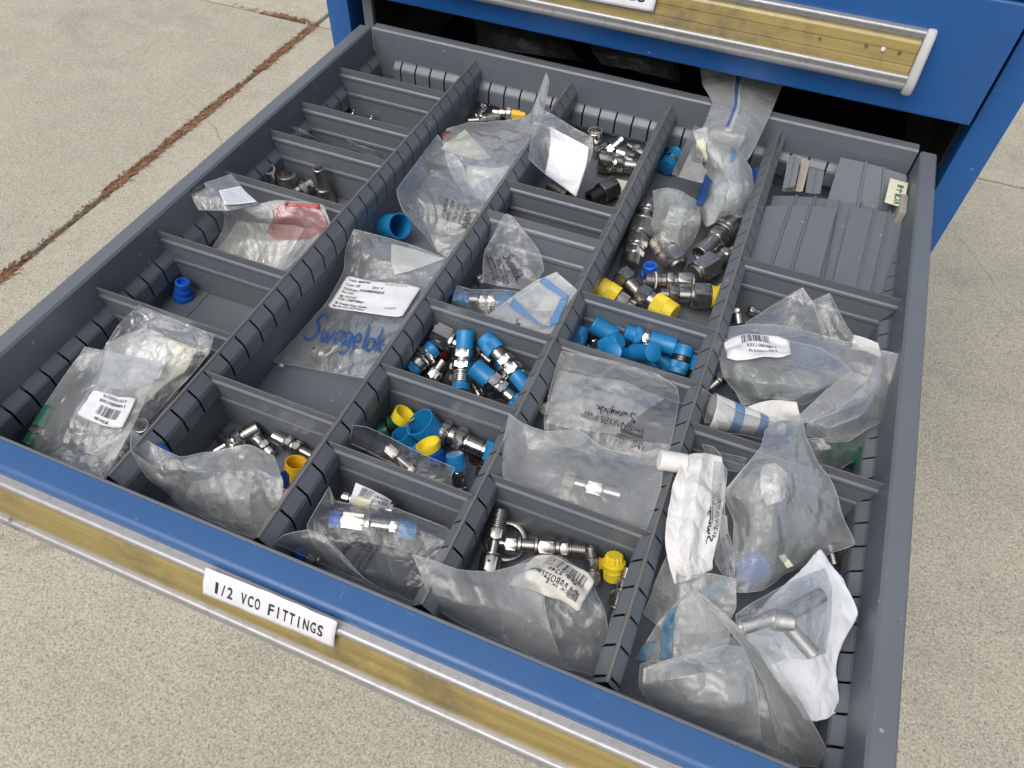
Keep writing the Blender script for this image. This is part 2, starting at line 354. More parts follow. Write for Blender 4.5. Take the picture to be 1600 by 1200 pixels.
# the two drawers above
ud = empty('upper_drawer'); tag(ud, 'closed blue drawer above the open one, with aluminium handle', 'drawer')
panel_front('front_panel', ud, -.0490, .7135, .5645, .5830, .0464, .1700, 'blue', .003)
box('drawer_bottom', -.040, .708, .584, YC + .64, .045, .047, 'black', ud)
handle(ud, .034, .6340, .5645, .1300)
ud2 = empty('top_drawer'); tag(ud2, 'blue drawer front just showing at the top right corner', 'drawer')
panel_front('front_panel', ud2, -.0490, .7135, .5645, .5830, .1735, .36, 'blue', .003)

# ------------------------------------------------------------------ open drawer
dr = empty('open_drawer'); tag(dr, 'pulled out grey steel drawer with blue front holding fittings', 'drawer')
XL, XR = 0.0, COLX[5]
box('drawer_floor', XL - .0005, XR + .0005, YF - .001, YB + .0005, ZF - .0012, ZF, 'floor', dr)
pa = box('floor_seam_plate', .006, .0365, YF + .002, YB - .004, ZF + .0002, ZF + .0009, 'floor', dr)
# side walls with rolled rims, slot strip and outer skirt (X profile)
wz = [(-.0165, -.020), (-.0165, ZR - .0016), (-.0150, ZR), (-.0016, ZR), (0, ZR - .0018), (0, -.0245), (.0012, -.0268), (.0068, -.0318), (.0078, -.0340), (.0078, -.0500), (.0068, -.0525), (.0008, -.0540), (.0004, ZF)]
ys = [n * P_ + .0043 for n in range(-5, 26)]
sheet('side_wall', wz, 'Y', YF - .0012, YB + .0002, ys, {5, 6, 7, 8, 9}, 'grey', dr, .0010)
sheet('side_wall', [(XR - x, z) for x, z in wz], 'Y', YF - .0012, YB + .0002, [n * P_ + .0035 for n in range(-5, 26)], {5, 6, 7, 8, 9}, 'grey', dr, .0010)
bz = [(YB + .0142, ZR - .012), (YB + .0142, ZR + .0072 - .0015), (YB + .0128, ZR + .0072), (YB + .0016, ZR + .0072), (YB, ZR + .0056), (YB, -.0245), (YB - .0012, -.0268), (YB - .0068, -.0318), (YB - .0078, -.0340), (YB - .0078, -.0500), (YB - .0068, -.0525), (YB - .0008, -.0540), (YB, ZF)]
bp = [(YB + .0142, ZR - .012), (YB + .0142, ZR - .0015), (YB + .0128, ZR), (YB + .0016, ZR), (YB, ZR - .0016)] + bz[5:]
sheet('back_wall', bp, 'X', .0320, XR - .0025, [n * P_ for n in range(2, 32)], {5, 6, 7, 8, 9}, 'grey', dr, .0010)
sheet('back_wall', bp[:5] + [(YB, -.0480), (YB + .001, -.0485), (YB + .001, ZF)], 'X', .0022, .0319, [], set(), 'grey', dr, .0010)
box('slide_rail', -.0150, -.0022, YF + .01, YB + .03, -.066, -.0335, 'black', dr)
box('slide_rail', XR + .0022, XR + .0150, YF + .01, YB + .03, -.066, -.0335, 'black', dr)
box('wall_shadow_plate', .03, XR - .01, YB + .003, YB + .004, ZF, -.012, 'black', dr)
# blue front
panel_front('front_panel', dr, -.0490, .7185, -.1388, -.1182, -.094, ZR - .0003, 'blue_sheen', .0055)
box('front_lip', -.0165, XR + .0165, -.1180, -.1158, ZF - .001, ZR + .0006, 'grey', dr, .0006)
handle(dr, .034, .6340, -.1390, .0020)
box('wall_stop', XR - .0085, XR - .0008, YB - .085, YB - .052, -.034, -.010, 'tan', dr, .001)

# label tape on the front handle and on the upper one
def on_plane(px, py, p0, nrm):
    d = ray(px, py); return CAM + d * ((p0 - CAM).dot(nrm) / d.dot(nrm))
_gl = {}
def glyph(ch):
    if ch in _gl: return _gl[ch]
    cu = bpy.data.curves.new('glyph', 'FONT'); cu.body = ch; cu.size = 1; cu.resolution_u = 3; cu.offset = .018
    o = bpy.data.objects.new('glyph', cu); COL.objects.link(o)
    dg = bpy.context.evaluated_depsgraph_get(); me = bpy.data.meshes.new_from_object(o.evaluated_get(dg))
    bm = bmesh.new(); bm.from_mesh(me)
    for k in range(-2, 8): bmesh.ops.bisect_plane(bm, geom=bm.verts[:] + bm.edges[:] + bm.faces[:], plane_co=(0, k * .11 + .05, 0), plane_no=(0, 1, 0))
    for k in range(1, 6): bmesh.ops.bisect_plane(bm, geom=bm.verts[:] + bm.edges[:] + bm.faces[:], plane_co=(k * .14, 0, 0), plane_no=(1, 0, 0))
    bm.verts.index_update(); vs = [(v.co.x, v.co.y) for v in bm.verts]; fs = [tuple(v.index for v in p.verts) for p in bm.faces]; bm.free()
    bpy.data.objects.remove(o); bpy.data.meshes.remove(me); bpy.data.curves.remove(cu)
    _gl[ch] = (vs, fs); return _gl[ch]
def text2d(s, mono=None, bold=0.0):
    """vertices and faces of a line of text in a unit box 0..1"""
    vs = []; fs = []; x = 0
    for ch in s:
        if ch == ' ': x += mono or .3; continue
        gv, gf = glyph(ch)
        if not gv: x += .3; continue
        x0 = min(v[0] for v in gv); x1 = max(v[0] for v in gv)
        if mono:
            k_ = {'I': .12, '1': .26, '/': .30}.get(ch, .47) / max(x1 - x0, .01); gv = [(x0 + (v[0] - x0) * k_, v[1]) for v in gv]; x1 = x0 + (x1 - x0) * k_; ox = x + (mono - (x1 - x0)) / 2 - x0
        else: ox = x - x0
        b = len(vs); vs += [(v[0] + ox, v[1]) for v in gv]; fs += [tuple(i + b for i in f) for f in gf]
        x += mono or (x1 - x0 + .09)
    W = max(x, .01); H = .73
    return [(v[0] / W, v[1] / H) for v in vs], fs
def text_on(f, s, quad, name, mat, parent, mono=None):
    """f maps (u, v) of a surface to 3D; quad = four (u, v): bottom left, bottom right, top right, top left of the line"""
    vs, fs = text2d(s, mono); out = []
    for x, y in vs:
        u = (1 - y) * ((1 - x) * quad[0][0] + x * quad[1][0]) + y * ((1 - x) * quad[3][0] + x * quad[2][0])
        v = (1 - y) * ((1 - x) * quad[0][1] + x * quad[1][1]) + y * ((1 - x) * quad[3][1] + x * quad[2][1])
        out.append(f(u, v))
    return pyd(name, out, fs, mat, parent)
def tape(parent, pts, y0, z0, s, mat='tape', tq=None, mono=None, name='label_tape'):
    """paper strip curved over the label channel of a handle; pts = four photograph pixels (bottom left, bottom right, top right, top left)"""
    p0 = Vector((0, y0 - .0125, z0 - .018)); nrm = Vector((0, -1, .36)).normalized()
    q = [on_plane(*p, p0, nrm) for p in pts]
    def f(u, v, off=0.0):
        p = (q[0] * (1 - u) + q[1] * u) * (1 - v) + (q[3] * (1 - u) + q[2] * u) * v
        return p + nrm * (off + .0018 + .0010 * math.sin(math.pi * v) + .0005 * math.sin(5 * u + 2) * v + .0005 * noise.noise(Vector((u * 9, v * 3, 2))))
    n, m = 30, 8; vs = [f(i / n, j / m) for i in range(n + 1) for j in range(m + 1)]
    fs = [(i * (m + 1) + j, (i + 1) * (m + 1) + j, (i + 1) * (m + 1) + j + 1, i * (m + 1) + j + 1) for i in range(n) for j in range(m)]
    o = pyd(name, vs, fs, mat, None, 180); solid(o, .0002)
    text_on(lambda u, v: f(u, v, .00035), s, tq, 'lettering', 'ink', o, mono)
    return o
t_ = tape(dr, [(320, 925), (524, 1009), (530, 968), (325, 883)], -.1390, .0020, '1/2 VCO FITTINGS', tq=[(.08, .28), (.92, .28), (.92, .70), (.08, .70)], mono=.62)
tag(t_, 'white paper label reading 1/2 VCO FITTINGS on the front handle', 'label')
t_ = tape(ud, [(832, -16), (1021, 19), (1032, -22), (843, -60)], .5645, .1300, 'FITTINGS', tq=[(.30, .30), (.93, .30), (.93, .74), (.30, .74)], mono=None)
tag(t_, 'white paper label on the upper handle, cut by the picture edge', 'label')

# ------------------------------------------------------------------ partitions (long, slotted) and dividers
prt = [(.0042, ZF + .001), (.0052, -.034), (.0086, -.0285), (.0088, -.0135), (.0078, -.0105), (.0014, -.0018), (.0007, 0)]
pp = [(-x, z) for x, z in prt] + [(x, z) for x, z in reversed(prt)]
names = ['leftmost slotted grey partition running front to back', 'second slotted grey partition from the left wall', 'third slotted grey partition from the left wall', 'rightmost slotted grey partition, seen from above its ridge']
for i in range(4):
    x = COLX[i + 1]; n = len(pp)
    y0 = [-.1085, -.1085, -.108, -.1085][i]
    o = sheet('slotted_partition', [(x + a, z) for a, z in pp], 'Y', y0, YB - .0012, [k * P_ + .0018 for k in range(-4 if i != 3 else -5, 26)], {2, 3, 4, n - 4, n - 5, n - 3 - 1, n - 1 - 4 + 0} & set(range(n)) - {6} | {n - 2 - 2, n - 2 - 3, n - 2 - 4}, ['grey', 'worn'], None, .0007, 0, [1 if j == 6 else 0 for j in range(n - 1)])
    tag(o, names[i], 'partition', 'slotted partitions of the drawer')
dprof = [(.0002, 0), (.0002, -.0007), (.0006, -.0088), (-.0009, -.0104), (-.0010, -.0125), (-.0001, -.0150), (-.0001, -.0310), (-.0013, -.0326), (-.0014, -.0350), (-.0004, -.0375), (-.0004, ZF + .001)]
# column, slot row, label
DIV = [(0, 22.1, 'hindmost divider of the left column, by the back wall'), (0, 18, 'left column divider second from the back wall'), (0, 15, 'left column divider just behind the loose tube stubs'),
       (0, 11, 'left column divider between the tube stubs and the red bag'), (0, 6, 'left column divider between the red bag and the blue plug'), (0, 2, 'left column divider behind the bags at the front'),
       (1, 0, 'only divider of the second column, behind the yellow cup'), (2, 16, 'middle column divider nearest the back wall'), (2, 13.5, 'leaning pale divider of the middle column under the pointed bag'),
       (2, 7, 'middle column divider behind the blue capped unions'), (2, 3, 'middle column divider between the unions and the loose caps'), (2, -1, 'middle column divider behind the tagged fitting'),
       (3, 10, 'fourth column divider between steel pile and blue caps'), (3, 7, 'fourth column divider in front of the blue caps'), (3, 0, 'fourth column divider behind the big ring'),
       (4, 15, 'right column divider in front of the spare panels'), (4, 5, 'right column divider nearest the front, between bags')]
for c, n, lab in DIV:
    y = n * P_ + (.0018)
    xa = COLX[c] + (.0006 if c == 0 else .0035); xb = COLX[c + 1] - (.0006 if c == 4 else .0018)
    pr = dprof; lean = 0
    if n == 13.5: lean = -.020
    vs = []; fs = []; mi = []; N = 40 if False else 1
    xs = [xa, xb]
    for x in xs:
        for h, z in pr: vs.append((x, y + h + lean * (-z / .07), z))
    k = len(pr)
    for j in range(k - 1): fs.append((j, k + j, k + j + 1, j + 1)); mi.append(1 if j == 0 else 0)
    if c == 0 or c == 4:      # ends follow the wall: narrower below the slot strip
        for vi, (vx, vy, vz) in enumerate(vs):
            if vz < -.028:
                if c == 0 and vi < k: vs[vi] = (vx + .0075, vy, vz)
                if c == 4 and vi >= k: vs[vi] = (vx - .0075, vy, vz)
    o = pyd('divider', vs, fs, ['grey', 'worn'], None, None, mi); solid(o, .0009)
    tag(o, lab, 'divider', 'cross dividers between the partitions')

# ------------------------------------------------------------------ surfaces for bags, paper, panels
def cr(p0, p1, p2, p3, t):
    return 0.5 * ((2 * p1) + (-p0 + p2) * t + (2 * p0 - 5 * p1 + 4 * p2 - p3) * t * t + (-p0 + 3 * p1 - 3 * p2 + p3) * t ** 3)
def spline(pts, t):
    n = len(pts)
    if n == 1: return pts[0]
    t = min(max(t, 0), 1) * (n - 1); i = min(int(t), n - 2); f = t - i
    a = pts[i - 1] if i > 0 else pts[0] * 2 - pts[1]
    d = pts[i + 2] if i + 2 < n else pts[-1] * 2 - pts[-2]
    return cr(a, pts[i], pts[i + 1], d, f)
def fold(pts, t, sh):
    """between a smooth curve and straight facets: film folds along lines"""
    n = len(pts); q = min(max(t, 0), 1) * (n - 1); i = min(int(q), n - 2); f = q - i
    return spline(pts, t).lerp(pts[i].lerp(pts[i + 1], f), sh)
def net(rows, sh=.65):
    """surface through a net of (pixel x, pixel y, height mm) points"""
    g_ = [[P(*p) for p in r] for r in rows]
    return lambda u, v: fold([fold(r, u, sh) for r in g_], v, sh)
def normal(S, u, v):
    e = .01; a = S(min(u + e, 1), v) - S(max(u - e, 0), v); b = S(u, min(v + e, 1)) - S(u, max(v - e, 0))
    n = a.cross(b)
    n = n.normalized() if n.length > 1e-12 else Vector((0, 0, 1))
    return n if n.dot(CAM - S(u, v)) > 0 else -n
def creased(S, amp, f, seed, edge=.5):
    """film that has been folded and crumpled: straight fold lines of many directions plus a little noise, displaced along the normal"""
    rnd = random.Random(seed * 7 + 1); sv = Vector((seed * 3.7, seed * 1.3, seed * 7.1)); D = []
    for i in range(9):
        a = rnd.uniform(0, math.pi); k = rnd.uniform(.22, 1.15)
        D.append((Vector((math.cos(a), math.sin(a), rnd.uniform(-.5, .5))) * f * k, rnd.random(), rnd.uniform(.5, 1) / (.45 + k), Vector((rnd.uniform(0, 40), rnd.uniform(0, 40), 0))))
    tot = sum(d_[2] for d_ in D) * .42
    def T(u, v, off=0.0):
        p = S(u, v); q = p * f + sv
        wrp = noise.noise(q * .5) * .55; d = 0
        for dr_, ph, am, go in D:
            g_ = noise.noise(q * .38 + go) * 2.2 + .35
            if g_ > 0: d += am * min(g_, 1) * (abs(((p.dot(dr_) + ph + wrp) % 1.0) * 2 - 1) - .5)
        d = d / tot * .62 + .40 * abs(noise.noise(q * 1.1 + Vector((3, 8, 1)))) + .16 * abs(noise.noise(q * 3.1)) - .16
        e = min(1, edge + 4 * min(u, v, 1 - u, 1 - v))
        return p + normal(S, u, v) * (d * amp * e * 2.5 + off)
    return T
def uv_at(S, px, py):
    best = None; c = (.5, .5); w_ = .5
    for it in range(4):
        N = 14; b2 = None
        for i in range(N + 1):
            for j in range(N + 1):
                u = c[0] - w_ + 2 * w_ * i / N; v = c[1] - w_ + 2 * w_ * j / N
                if not (0 <= u <= 1 and 0 <= v <= 1): continue
                q = proj(S(u, v)); d = (q[0] - px) ** 2 + (q[1] - py) ** 2
                if b2 is None or d < b2[0]: b2 = (d, u, v)
        c = b2[1:]; w_ *= .22
    return c
def grid(fn, n, m, skip=None):
    vs = [fn(i / n, j / m) for i in range(n + 1) for j in range(m + 1)]
    fs = [(i * (m + 1) + j, (i + 1) * (m + 1) + j, (i + 1) * (m + 1) + j + 1, i * (m + 1) + j + 1) for i in range(n) for j in range(m)]
    return vs, fs
class Bag:
    def __init__(s, label, rows, mat='film', amp=2.2, f=45, seed=1, gap=3.0, res=72, cat='plastic bag', group=None, two=True, name='plastic_bag', edge=.35, rag=0.0):
        s.S = net(rows, .65 if two else .2); amp /= 1000
        s.T = creased(s.S, amp, f, seed, edge)
        def wob(u, v):
            if not rag: return u, v
            k = rag * noise.noise(Vector((u * 40, v * 40, seed)))
            if v <= 0: v = abs(k)
            if v >= 1: v = 1 - abs(k)
            return u, v
        vs, fs = grid(lambda u, v: s.T(*wob(u, v)), res, res)
        if two:
            T2 = creased(s.S, amp, f * 1.15, seed + 31, edge)
            v2, f2 = grid(lambda u, v: T2(u, v, -gap / 1000 * (.04 + (math.sin(math.pi * u) * math.sin(math.pi * v)) ** .5)), res // 2, res // 2)
            b = len(vs); vs += v2; fs += [tuple(i + b for i in q) for q in f2]
            # welded seam: a thin raised rim
        s.o = pyd(name, vs, fs, mat, None, 180)
        tag(s.o, label, cat, group)
        rim = []
        for u, v in [(k / 60, 0) for k in range(60)] + [(1, k / 60) for k in range(60)] + [(1 - k / 60, 1) for k in range(60)] + [(0, 1 - k / 60) for k in range(60)]: rim.append(s.T(*wob(u, v)))
        if name == 'plastic_bag': s.rim(rim)
    def rim(s, pts, r=.00028):
        vs = []; fs = []; n = len(pts)
        for i, p in enumerate(pts):
            t = (pts[(i + 1) % n] - pts[i - 1]).normalized(); a = t.cross(Vector((0, 0, 1)));
            a = a.normalized() if a.length > 1e-6 else Vector((1, 0, 0)); b = t.cross(a)
            vs += [p + a * r, p + b * r, p - a * r, p - b * r]
        for i in range(n):
            j = (i + 1) % n
            for k in range(4): fs.append((i * 4 + k, j * 4 + k, j * 4 + (k + 1) % 4, i * 4 + (k + 1) % 4))
        pyd('seam', vs, fs, 'filmw', s.o, 180)
    def uv(s, q): return [uv_at(s.S, *p) for p in q]
    def sub(s, quad, off=.0006, px=True):
        """bilinear map over a quad (bottom left, bottom right, top right, top left)"""
        c = s.uv(quad) if px else quad
        def f(x, y, o=0.0):
            u = (1 - y) * ((1 - x) * c[0][0] + x * c[1][0]) + y * ((1 - x) * c[3][0] + x * c[2][0])
            v = (1 - y) * ((1 - x) * c[0][1] + x * c[1][1]) + y * ((1 - x) * c[3][1] + x * c[2][1])
            return s.T(u, v, off + o)
        return f
    def sticker(s, quad, mat='paper', name='sticker', off=.0006, n=22, wav=0.0, round_=.04, label=None):
        f = s.sub(quad, off)
        def g2(x, y, o=0.0):
            return f(x, y, o + wav * (noise.noise(Vector((x * 3, y * 3, 4))) + .4))
        def h(x, y):   # soften corners
            cx = abs(x - .5) * 2; cy = abs(y - .5) * 2
            k = max(0, cx + cy - (2 - round_ * 2)) * .5
            return g2(x + (k if x < .5 else -k) * .5, y + (k if y < .5 else -k) * .5)
        vs, fs = grid(h, n, n)
        o = pyd(name, vs, fs, mat, s.o, 180); solid(o, .0001)
        if label: o['label'] = label
        s.f = g2; s.st = o
        return o
    def text(s, st, quad, mat='ink', mono=None, f=None, parent=None, off=.00045):
        f = f or s.f
        return text_on(lambda u, v: f(u, v, off), st, quad, 'lettering', mat, parent or s.o, mono)
    def bars(s, quad, n=34, seed=1, mat='ink', f=None, off=.0004):
        f = f or s.f; rnd = random.Random(seed); vs = []; fs = []; x = 0.0
        while x < 1:
            w_ = rnd.choice([.008, .016, .026]); 
            if x + w_ > 1: break
            for k in range(5):
                for xx in (x, x + w_):
                    y = k / 4
                    a = [(1 - xx) * quad[0][i] + xx * quad[1][i] for i in (0, 1)]; b = [(1 - xx) * quad[3][i] + xx * quad[2][i] for i in (0, 1)]
                    vs.append(f((1 - y) * a[0] + y * b[0], (1 - y) * a[1] + y * b[1], off))
            b0 = len(vs) - 10
            for k in range(4): fs.append((b0 + 2 * k, b0 + 2 * k + 1, b0 + 2 * k + 3, b0 + 2 * k + 2))
            x += w_ + rnd.choice([.010, .018, .03])
        return pyd('barcode', vs, fs, mat, s.o)
    def print_px(s, st, quad, mat='ink', mono=None, off=.0012):
        f = s.sub(quad, off)
        return text_on(lambda u, v: f(u, v), st, [(0, 0), (1, 0), (1, 1), (0, 1)], 'lettering', mat, s.o, mono)
LOGO = [[(.98, 1.22), (.75, 1.42), (.42, 1.32), (.34, 1.02), (.60, .76), (.74, .42), (.52, .06), (.10, .0), (-.14, .14)],
        [(1.10, .74), (1.18, .18), (1.36, .06), (1.50, .50), (1.60, .12), (1.80, .12), (1.96, .74)],
        [(2.66, .66), (2.38, .76), (2.14, .44), (2.24, .10), (2.48, .16), (2.66, .60)], [(2.68, .76), (2.66, .36), (2.78, .04)],
        [(3.32, .66), (3.06, .74), (2.90, .42), (3.00, .12), (3.22, .20), (3.34, .66), (3.36, -.14), (3.16, -.42), (2.88, -.32)],
        [(3.58, .36), (3.94, .46), (3.92, .68), (3.72, .74), (3.55, .42), (3.70, .08), (4.04, .14)],
        [(4.32, 1.34), (4.30, .70), (4.28, .06)],
        [(4.80, .70), (4.56, .60), (4.50, .30), (4.66, .05), (4.94, .10), (5.04, .40), (4.92, .66), (4.72, .70)],
        [(5.34, 1.30), (5.30, .60), (5.26, .05)], [(5.74, .70), (5.50, .52), (5.30, .38)], [(5.40, .44), (5.56, .18), (5.84, .0)]]
def logo_on(f, quad_uv, mat, parent, w0=.065, name='logo_print', part=None):
    """the handwritten maker's mark drawn in brush strokes, mapped into a quad"""
    vs = []; fs = []
    for st in (LOGO if part is None else LOGO[:part]):
        pts = [Vector((a / 5.9, b / 1.4, 0)) for a, b in st]; n = max(10, len(pts) * 5); line = [spline(pts, k / n) for k in range(n + 1)]
        b = len(vs)
        for k, p in enumerate(line):
            t = line[min(k + 1, n)] - line[max(k - 1, 0)]; t = Vector((t.x * 5.9, t.y * 1.4, 0)).normalized(); ww = w0 * (.75 + .45 * math.sin(math.pi * k / n))
            for sg in (1, -1):
                x = p.x + sg * -t.y * ww / 5.9; y = p.y + sg * t.x * ww / 1.4
                q = quad_uv
                u = (1 - y) * ((1 - x) * q[0][0] + x * q[1][0]) + y * ((1 - x) * q[3][0] + x * q[2][0])
                v = (1 - y) * ((1 - x) * q[0][1] + x * q[1][1]) + y * ((1 - x) * q[3][1] + x * q[2][1])
                vs.append(f(u, v))
            if k: fs.append((b + 2 * k - 2, b + 2 * k - 1, b + 2 * k + 1, b + 2 * k))
    return pyd(name, vs, fs, mat, parent)
UNIT = [(0, 0), (1, 0), (1, 1), (0, 1)]
def logo_px(bag, quad, mat='inkb', off=.0014, **k):
    f = bag.sub(quad, off); return logo_on(lambda u, v: f(u, v), UNIT, mat, bag.o, **k)

def paper_thing(label, rows, mat='paper', amp=.8, f=40, seed=3, cat='paper', name='paper_slip', res=40, th=.0002, rag=0):
    b = Bag(label, rows, mat, amp, f, seed, 0, res, cat, None, False, name, .8, rag); solid(b.o, th); return b

# ------------------------------------------------------------------ fittings
def frame(a, b, roll=0.0):
    z = (b - a).normalized(); up = Vector((0, 0, 1)) if abs(z.z) < .95 else Vector((1, 0, 0))
    x = up.cross(z).normalized(); y = z.cross(x)
    return Matrix(((x.x, y.x, z.x, a.x), (x.y, y.y, z.y, a.y), (x.z, y.z, z.z, a.z), (0, 0, 0, 1))) @ Matrix.Rotation(roll, 4, 'Z')
def lathe(prof, M4, n=48, hexa=None, rib=0, open_ends=False, ribz=None):
    """prof [(z, r)]; hexa: circumscribed radius that clips the profile to a hexagon"""
    vs = []; fs = []
    for z, r in prof:
        for k in range(n):
            th = 2 * math.pi * k / n; rr = r
            if hexa:
                ap = hexa * .8660254; rr = min(r, ap / math.cos(((th + math.pi / 6) % (math.pi / 3)) - math.pi / 6))
            if rib and (ribz is None or ribz[0] <= z <= ribz[1]): rr *= 1 - rib * (k % 2)
            vs.append(M4 @ Vector((rr * math.cos(th), rr * math.sin(th), z)))
    m = len(prof)
    for i in range(m - 1):
        for k in range(n):
            k2 = (k + 1) % n; fs.append((i * n + k, i * n + k2, (i + 1) * n + k2, (i + 1) * n + k))
    if not open_ends:
        fs.append(tuple(range(n - 1, -1, -1))); fs.append(tuple((m - 1) * n + k for k in range(n)))
    return vs, fs
def seg_mesh(kind, r, z0, z1, M4):
    L = z1 - z0; c = min(.0012, L * .2, r * .15)
    if kind == 'hex':
        ap = r * .8660254
        pr = [(z0, ap * .93), (z0 + c * .3, ap * .985), (z0 + c * 1.3, r), (z1 - c * 1.3, r), (z1 - c * .3, ap * .985), (z1, ap * .93)]
        return lathe(pr, M4, 48, r)
    if kind == 'cyl': return lathe([(z0, r - c * .6), (z0 + c * .6, r), (z1 - c * .6, r), (z1, r - c * .6)], M4, 36)
    if kind == 'thread':
        pitch = .0016; k = max(2, int(L / pitch)); pr = [(z0, r * .84)]
        for i in range(k):
            a = z0 + L * i / k; s_ = L / k
            pr += [(a + s_ * .15, r * .88), (a + s_ * .42, r), (a + s_ * .58, r), (a + s_ * .85, r * .88)]
        pr.append((z1, r * .84)); return lathe(pr, M4, 36)
    if kind in ('tubeA', 'tubeB'):   # bored: opening at start (A) or end (B)
        d = min(L * .7, .012); ri = r * .66
        if kind == 'tubeB': pr = [(z0, r - c * .5), (z0 + c * .5, r), (z1 - c * .5, r), (z1, r - c * .5), (z1, ri + c * .3), (z1 - c * .5, ri), (z1 - d, ri)]
        else: pr = [(z0 + d, ri), (z0 + c * .5, ri), (z0, ri + c * .3), (z0, r - c * .5), (z0 + c * .5, r), (z1 - c * .5, r), (z1, r - c * .5)]
        return lathe(pr, M4, 40)
    if kind in ('thrA', 'thrB'):     # threaded and bored
        k = max(2, int(L / .0016)); pr = []
        for i in range(k):
            a = z0 + L * i / k; s_ = L / k; pr += [(a + s_ * .12, r * .89), (a + s_ * .4, r), (a + s_ * .6, r), (a + s_ * .88, r * .89)]
        ri = r * .66; d = min(L * .8, .012)
        if kind == 'thrB': pr = [(z0, r * .86)] + pr + [(z1, r * .86), (z1, ri), (z1 - d, ri)]
        else: pr = [(z0 + d, ri), (z0, ri), (z0, r * .86)] + pr + [(z1, r * .86)]
        return lathe(pr, M4, 40)
    if kind in ('capA', 'capB'):     # vinyl cap closed at A or B, small rim at the closed end
        pr = [(0, r * .90), (.0006, r * 1.03), (.0016, r * 1.04), (.0022, r), (L * .75, r * .97), (L, r * .97)]
        pr = [(z0 + z, q) for z, q in pr] if kind == 'capA' else [(z1 - z, q) for z, q in reversed(pr)]
        return lathe(pr, M4, 48)
    if kind in ('ribA', 'ribB'):
        pr = [(0, r * .86), (.0008, r * .95), (L * .45, r * .97), (L * .46, r * 1.0), (L, r * 1.0)]
        lo, hi = (z0 + L * .44, z1 + 1) if kind == 'ribA' else (z0 - 1, z1 - L * .44)
        pr = [(z0 + z, q) for z, q in pr] if kind == 'ribA' else [(z1 - z, q) for z, q in reversed(pr)]
        return lathe(pr, M4, 96, None, .035, False, (lo, hi))
    if kind in ('cupA', 'cupB', 'rcupA', 'rcupB'):   # open cup, mouth at A or B
        t = min(.0012, r * .12)
        pr = [(0, r * .80), (.0006, r * .90), (L * .3, r * .93), (L - .001, r), (L, r), (L, r - t), (L - .001, r - t), (L * .3, r * .93 - t), (.0018, r * .86 - t), (.0015, 0.0001)]
        pr = [(z0 + z, q) for z, q in pr] if kind[-1] == 'B' else [(z1 - z, q) for z, q in pr]
        v, f = lathe(pr, M4, 96 if kind[0] == 'r' else 48, None, .03 if kind[0] == 'r' else 0, True, (z0 + L * .3, z1 + 1) if kind == 'rcupB' else (z0 - 1, z1 - L * .3))
        n = 96 if kind[0] == 'r' else 48; f.append(tuple(range(n)))
        return v, f
    if kind == 'cone': return lathe([(z0, r * .72), (z1 - L * .25, r), (z1, r)], M4, 36)
    if kind == 'flange': return lathe([(z0, r * .95), (z0 + L * .3, r), (z1 - L * .3, r), (z1, r * .95)], M4, 48)
    if kind == 'gear': return lathe([(z0, r * .95), (z0 + L * .1, r), (z1 - L * .1, r), (z1, r * .95)], M4, 24, None, .16)
    raise ValueError(kind)
PN = {'hex': 'hex_nut', 'cyl': 'body', 'thread': 'threaded_end', 'thrA': 'threaded_end', 'thrB': 'threaded_end', 'tubeA': 'tube_end', 'tubeB': 'tube_end', 'capA': 'protective_cap', 'capB': 'protective_cap',
      'ribA': 'protective_cap', 'ribB': 'protective_cap', 'cupA': 'cup', 'cupB': 'cup', 'rcupA': 'cup', 'rcupB': 'cup', 'cone': 'collar', 'flange': 'flange', 'gear': 'grip'}
def fit(name, label, cat, a, b, segs, roll=None, group=None, mat='steel', reg=None):
    """a, b = (pixel x, pixel y, height mm) ends of the axis; segs = (kind, radius in photograph pixels, share of length[, material])"""
    A, B = P(*a), P(*b); k = depth((A + B) / 2) / F_PX
    L = (B - A).length; tot = sum(s_[2] for s_ in segs)
    M4 = frame(A, B, roll if roll is not None else (a[0] * 13.7) % 1.0)
    single = len(segs) == 1
    root = None
    if not single: root = empty(name, (0, 0, 0))
    z = 0.0; o = None
    for s_ in segs:
        kind, r, wt = s_[:3]; m = s_[3] if len(s_) > 3 else mat; dz = L * wt / tot
        vs, fs = seg_mesh(kind, r * k, z + .00004, z + dz - .00004, M4)
        o = pyd(name if single else PN[kind], vs, fs, m, root, 32)
        z += dz
    return tag(root or o, label, cat, group)
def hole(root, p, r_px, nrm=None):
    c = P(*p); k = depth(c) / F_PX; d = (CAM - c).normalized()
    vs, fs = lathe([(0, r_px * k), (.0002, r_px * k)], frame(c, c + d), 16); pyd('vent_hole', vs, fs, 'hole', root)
def ring(name, label, cat, c, R_px, r_px, mat, nrm=Vector((0, 0, 1)), flat=.6, group=None):
    c = P(*c); k = depth(c) / F_PX; M4 = frame(c, c + nrm); vs = []; fs = []; n, m = 64, 14
    for i in range(n):
        a = 2 * math.pi * i / n
        for j in range(m):
            b = 2 * math.pi * j / m; rr = R_px * k + r_px * k * math.cos(b)
            vs.append(M4 @ Vector((rr * math.cos(a), rr * math.sin(a), r_px * k * flat * math.sin(b))))
    for i in range(n):
        for j in range(m): fs.append((i * m + j, ((i + 1) % n) * m + j, ((i + 1) % n) * m + (j + 1) % m, i * m + (j + 1) % m))
    return tag(pyd(name, vs, fs, mat, None, 180), label, cat, group)
GS = 'stainless fittings lying loose in the drawer'
GB = 'blue capped fittings in the drawer'
GC = 'loose plastic caps in the drawer'
H, Y_, T_ = 'hex', 'cyl', 'thread'

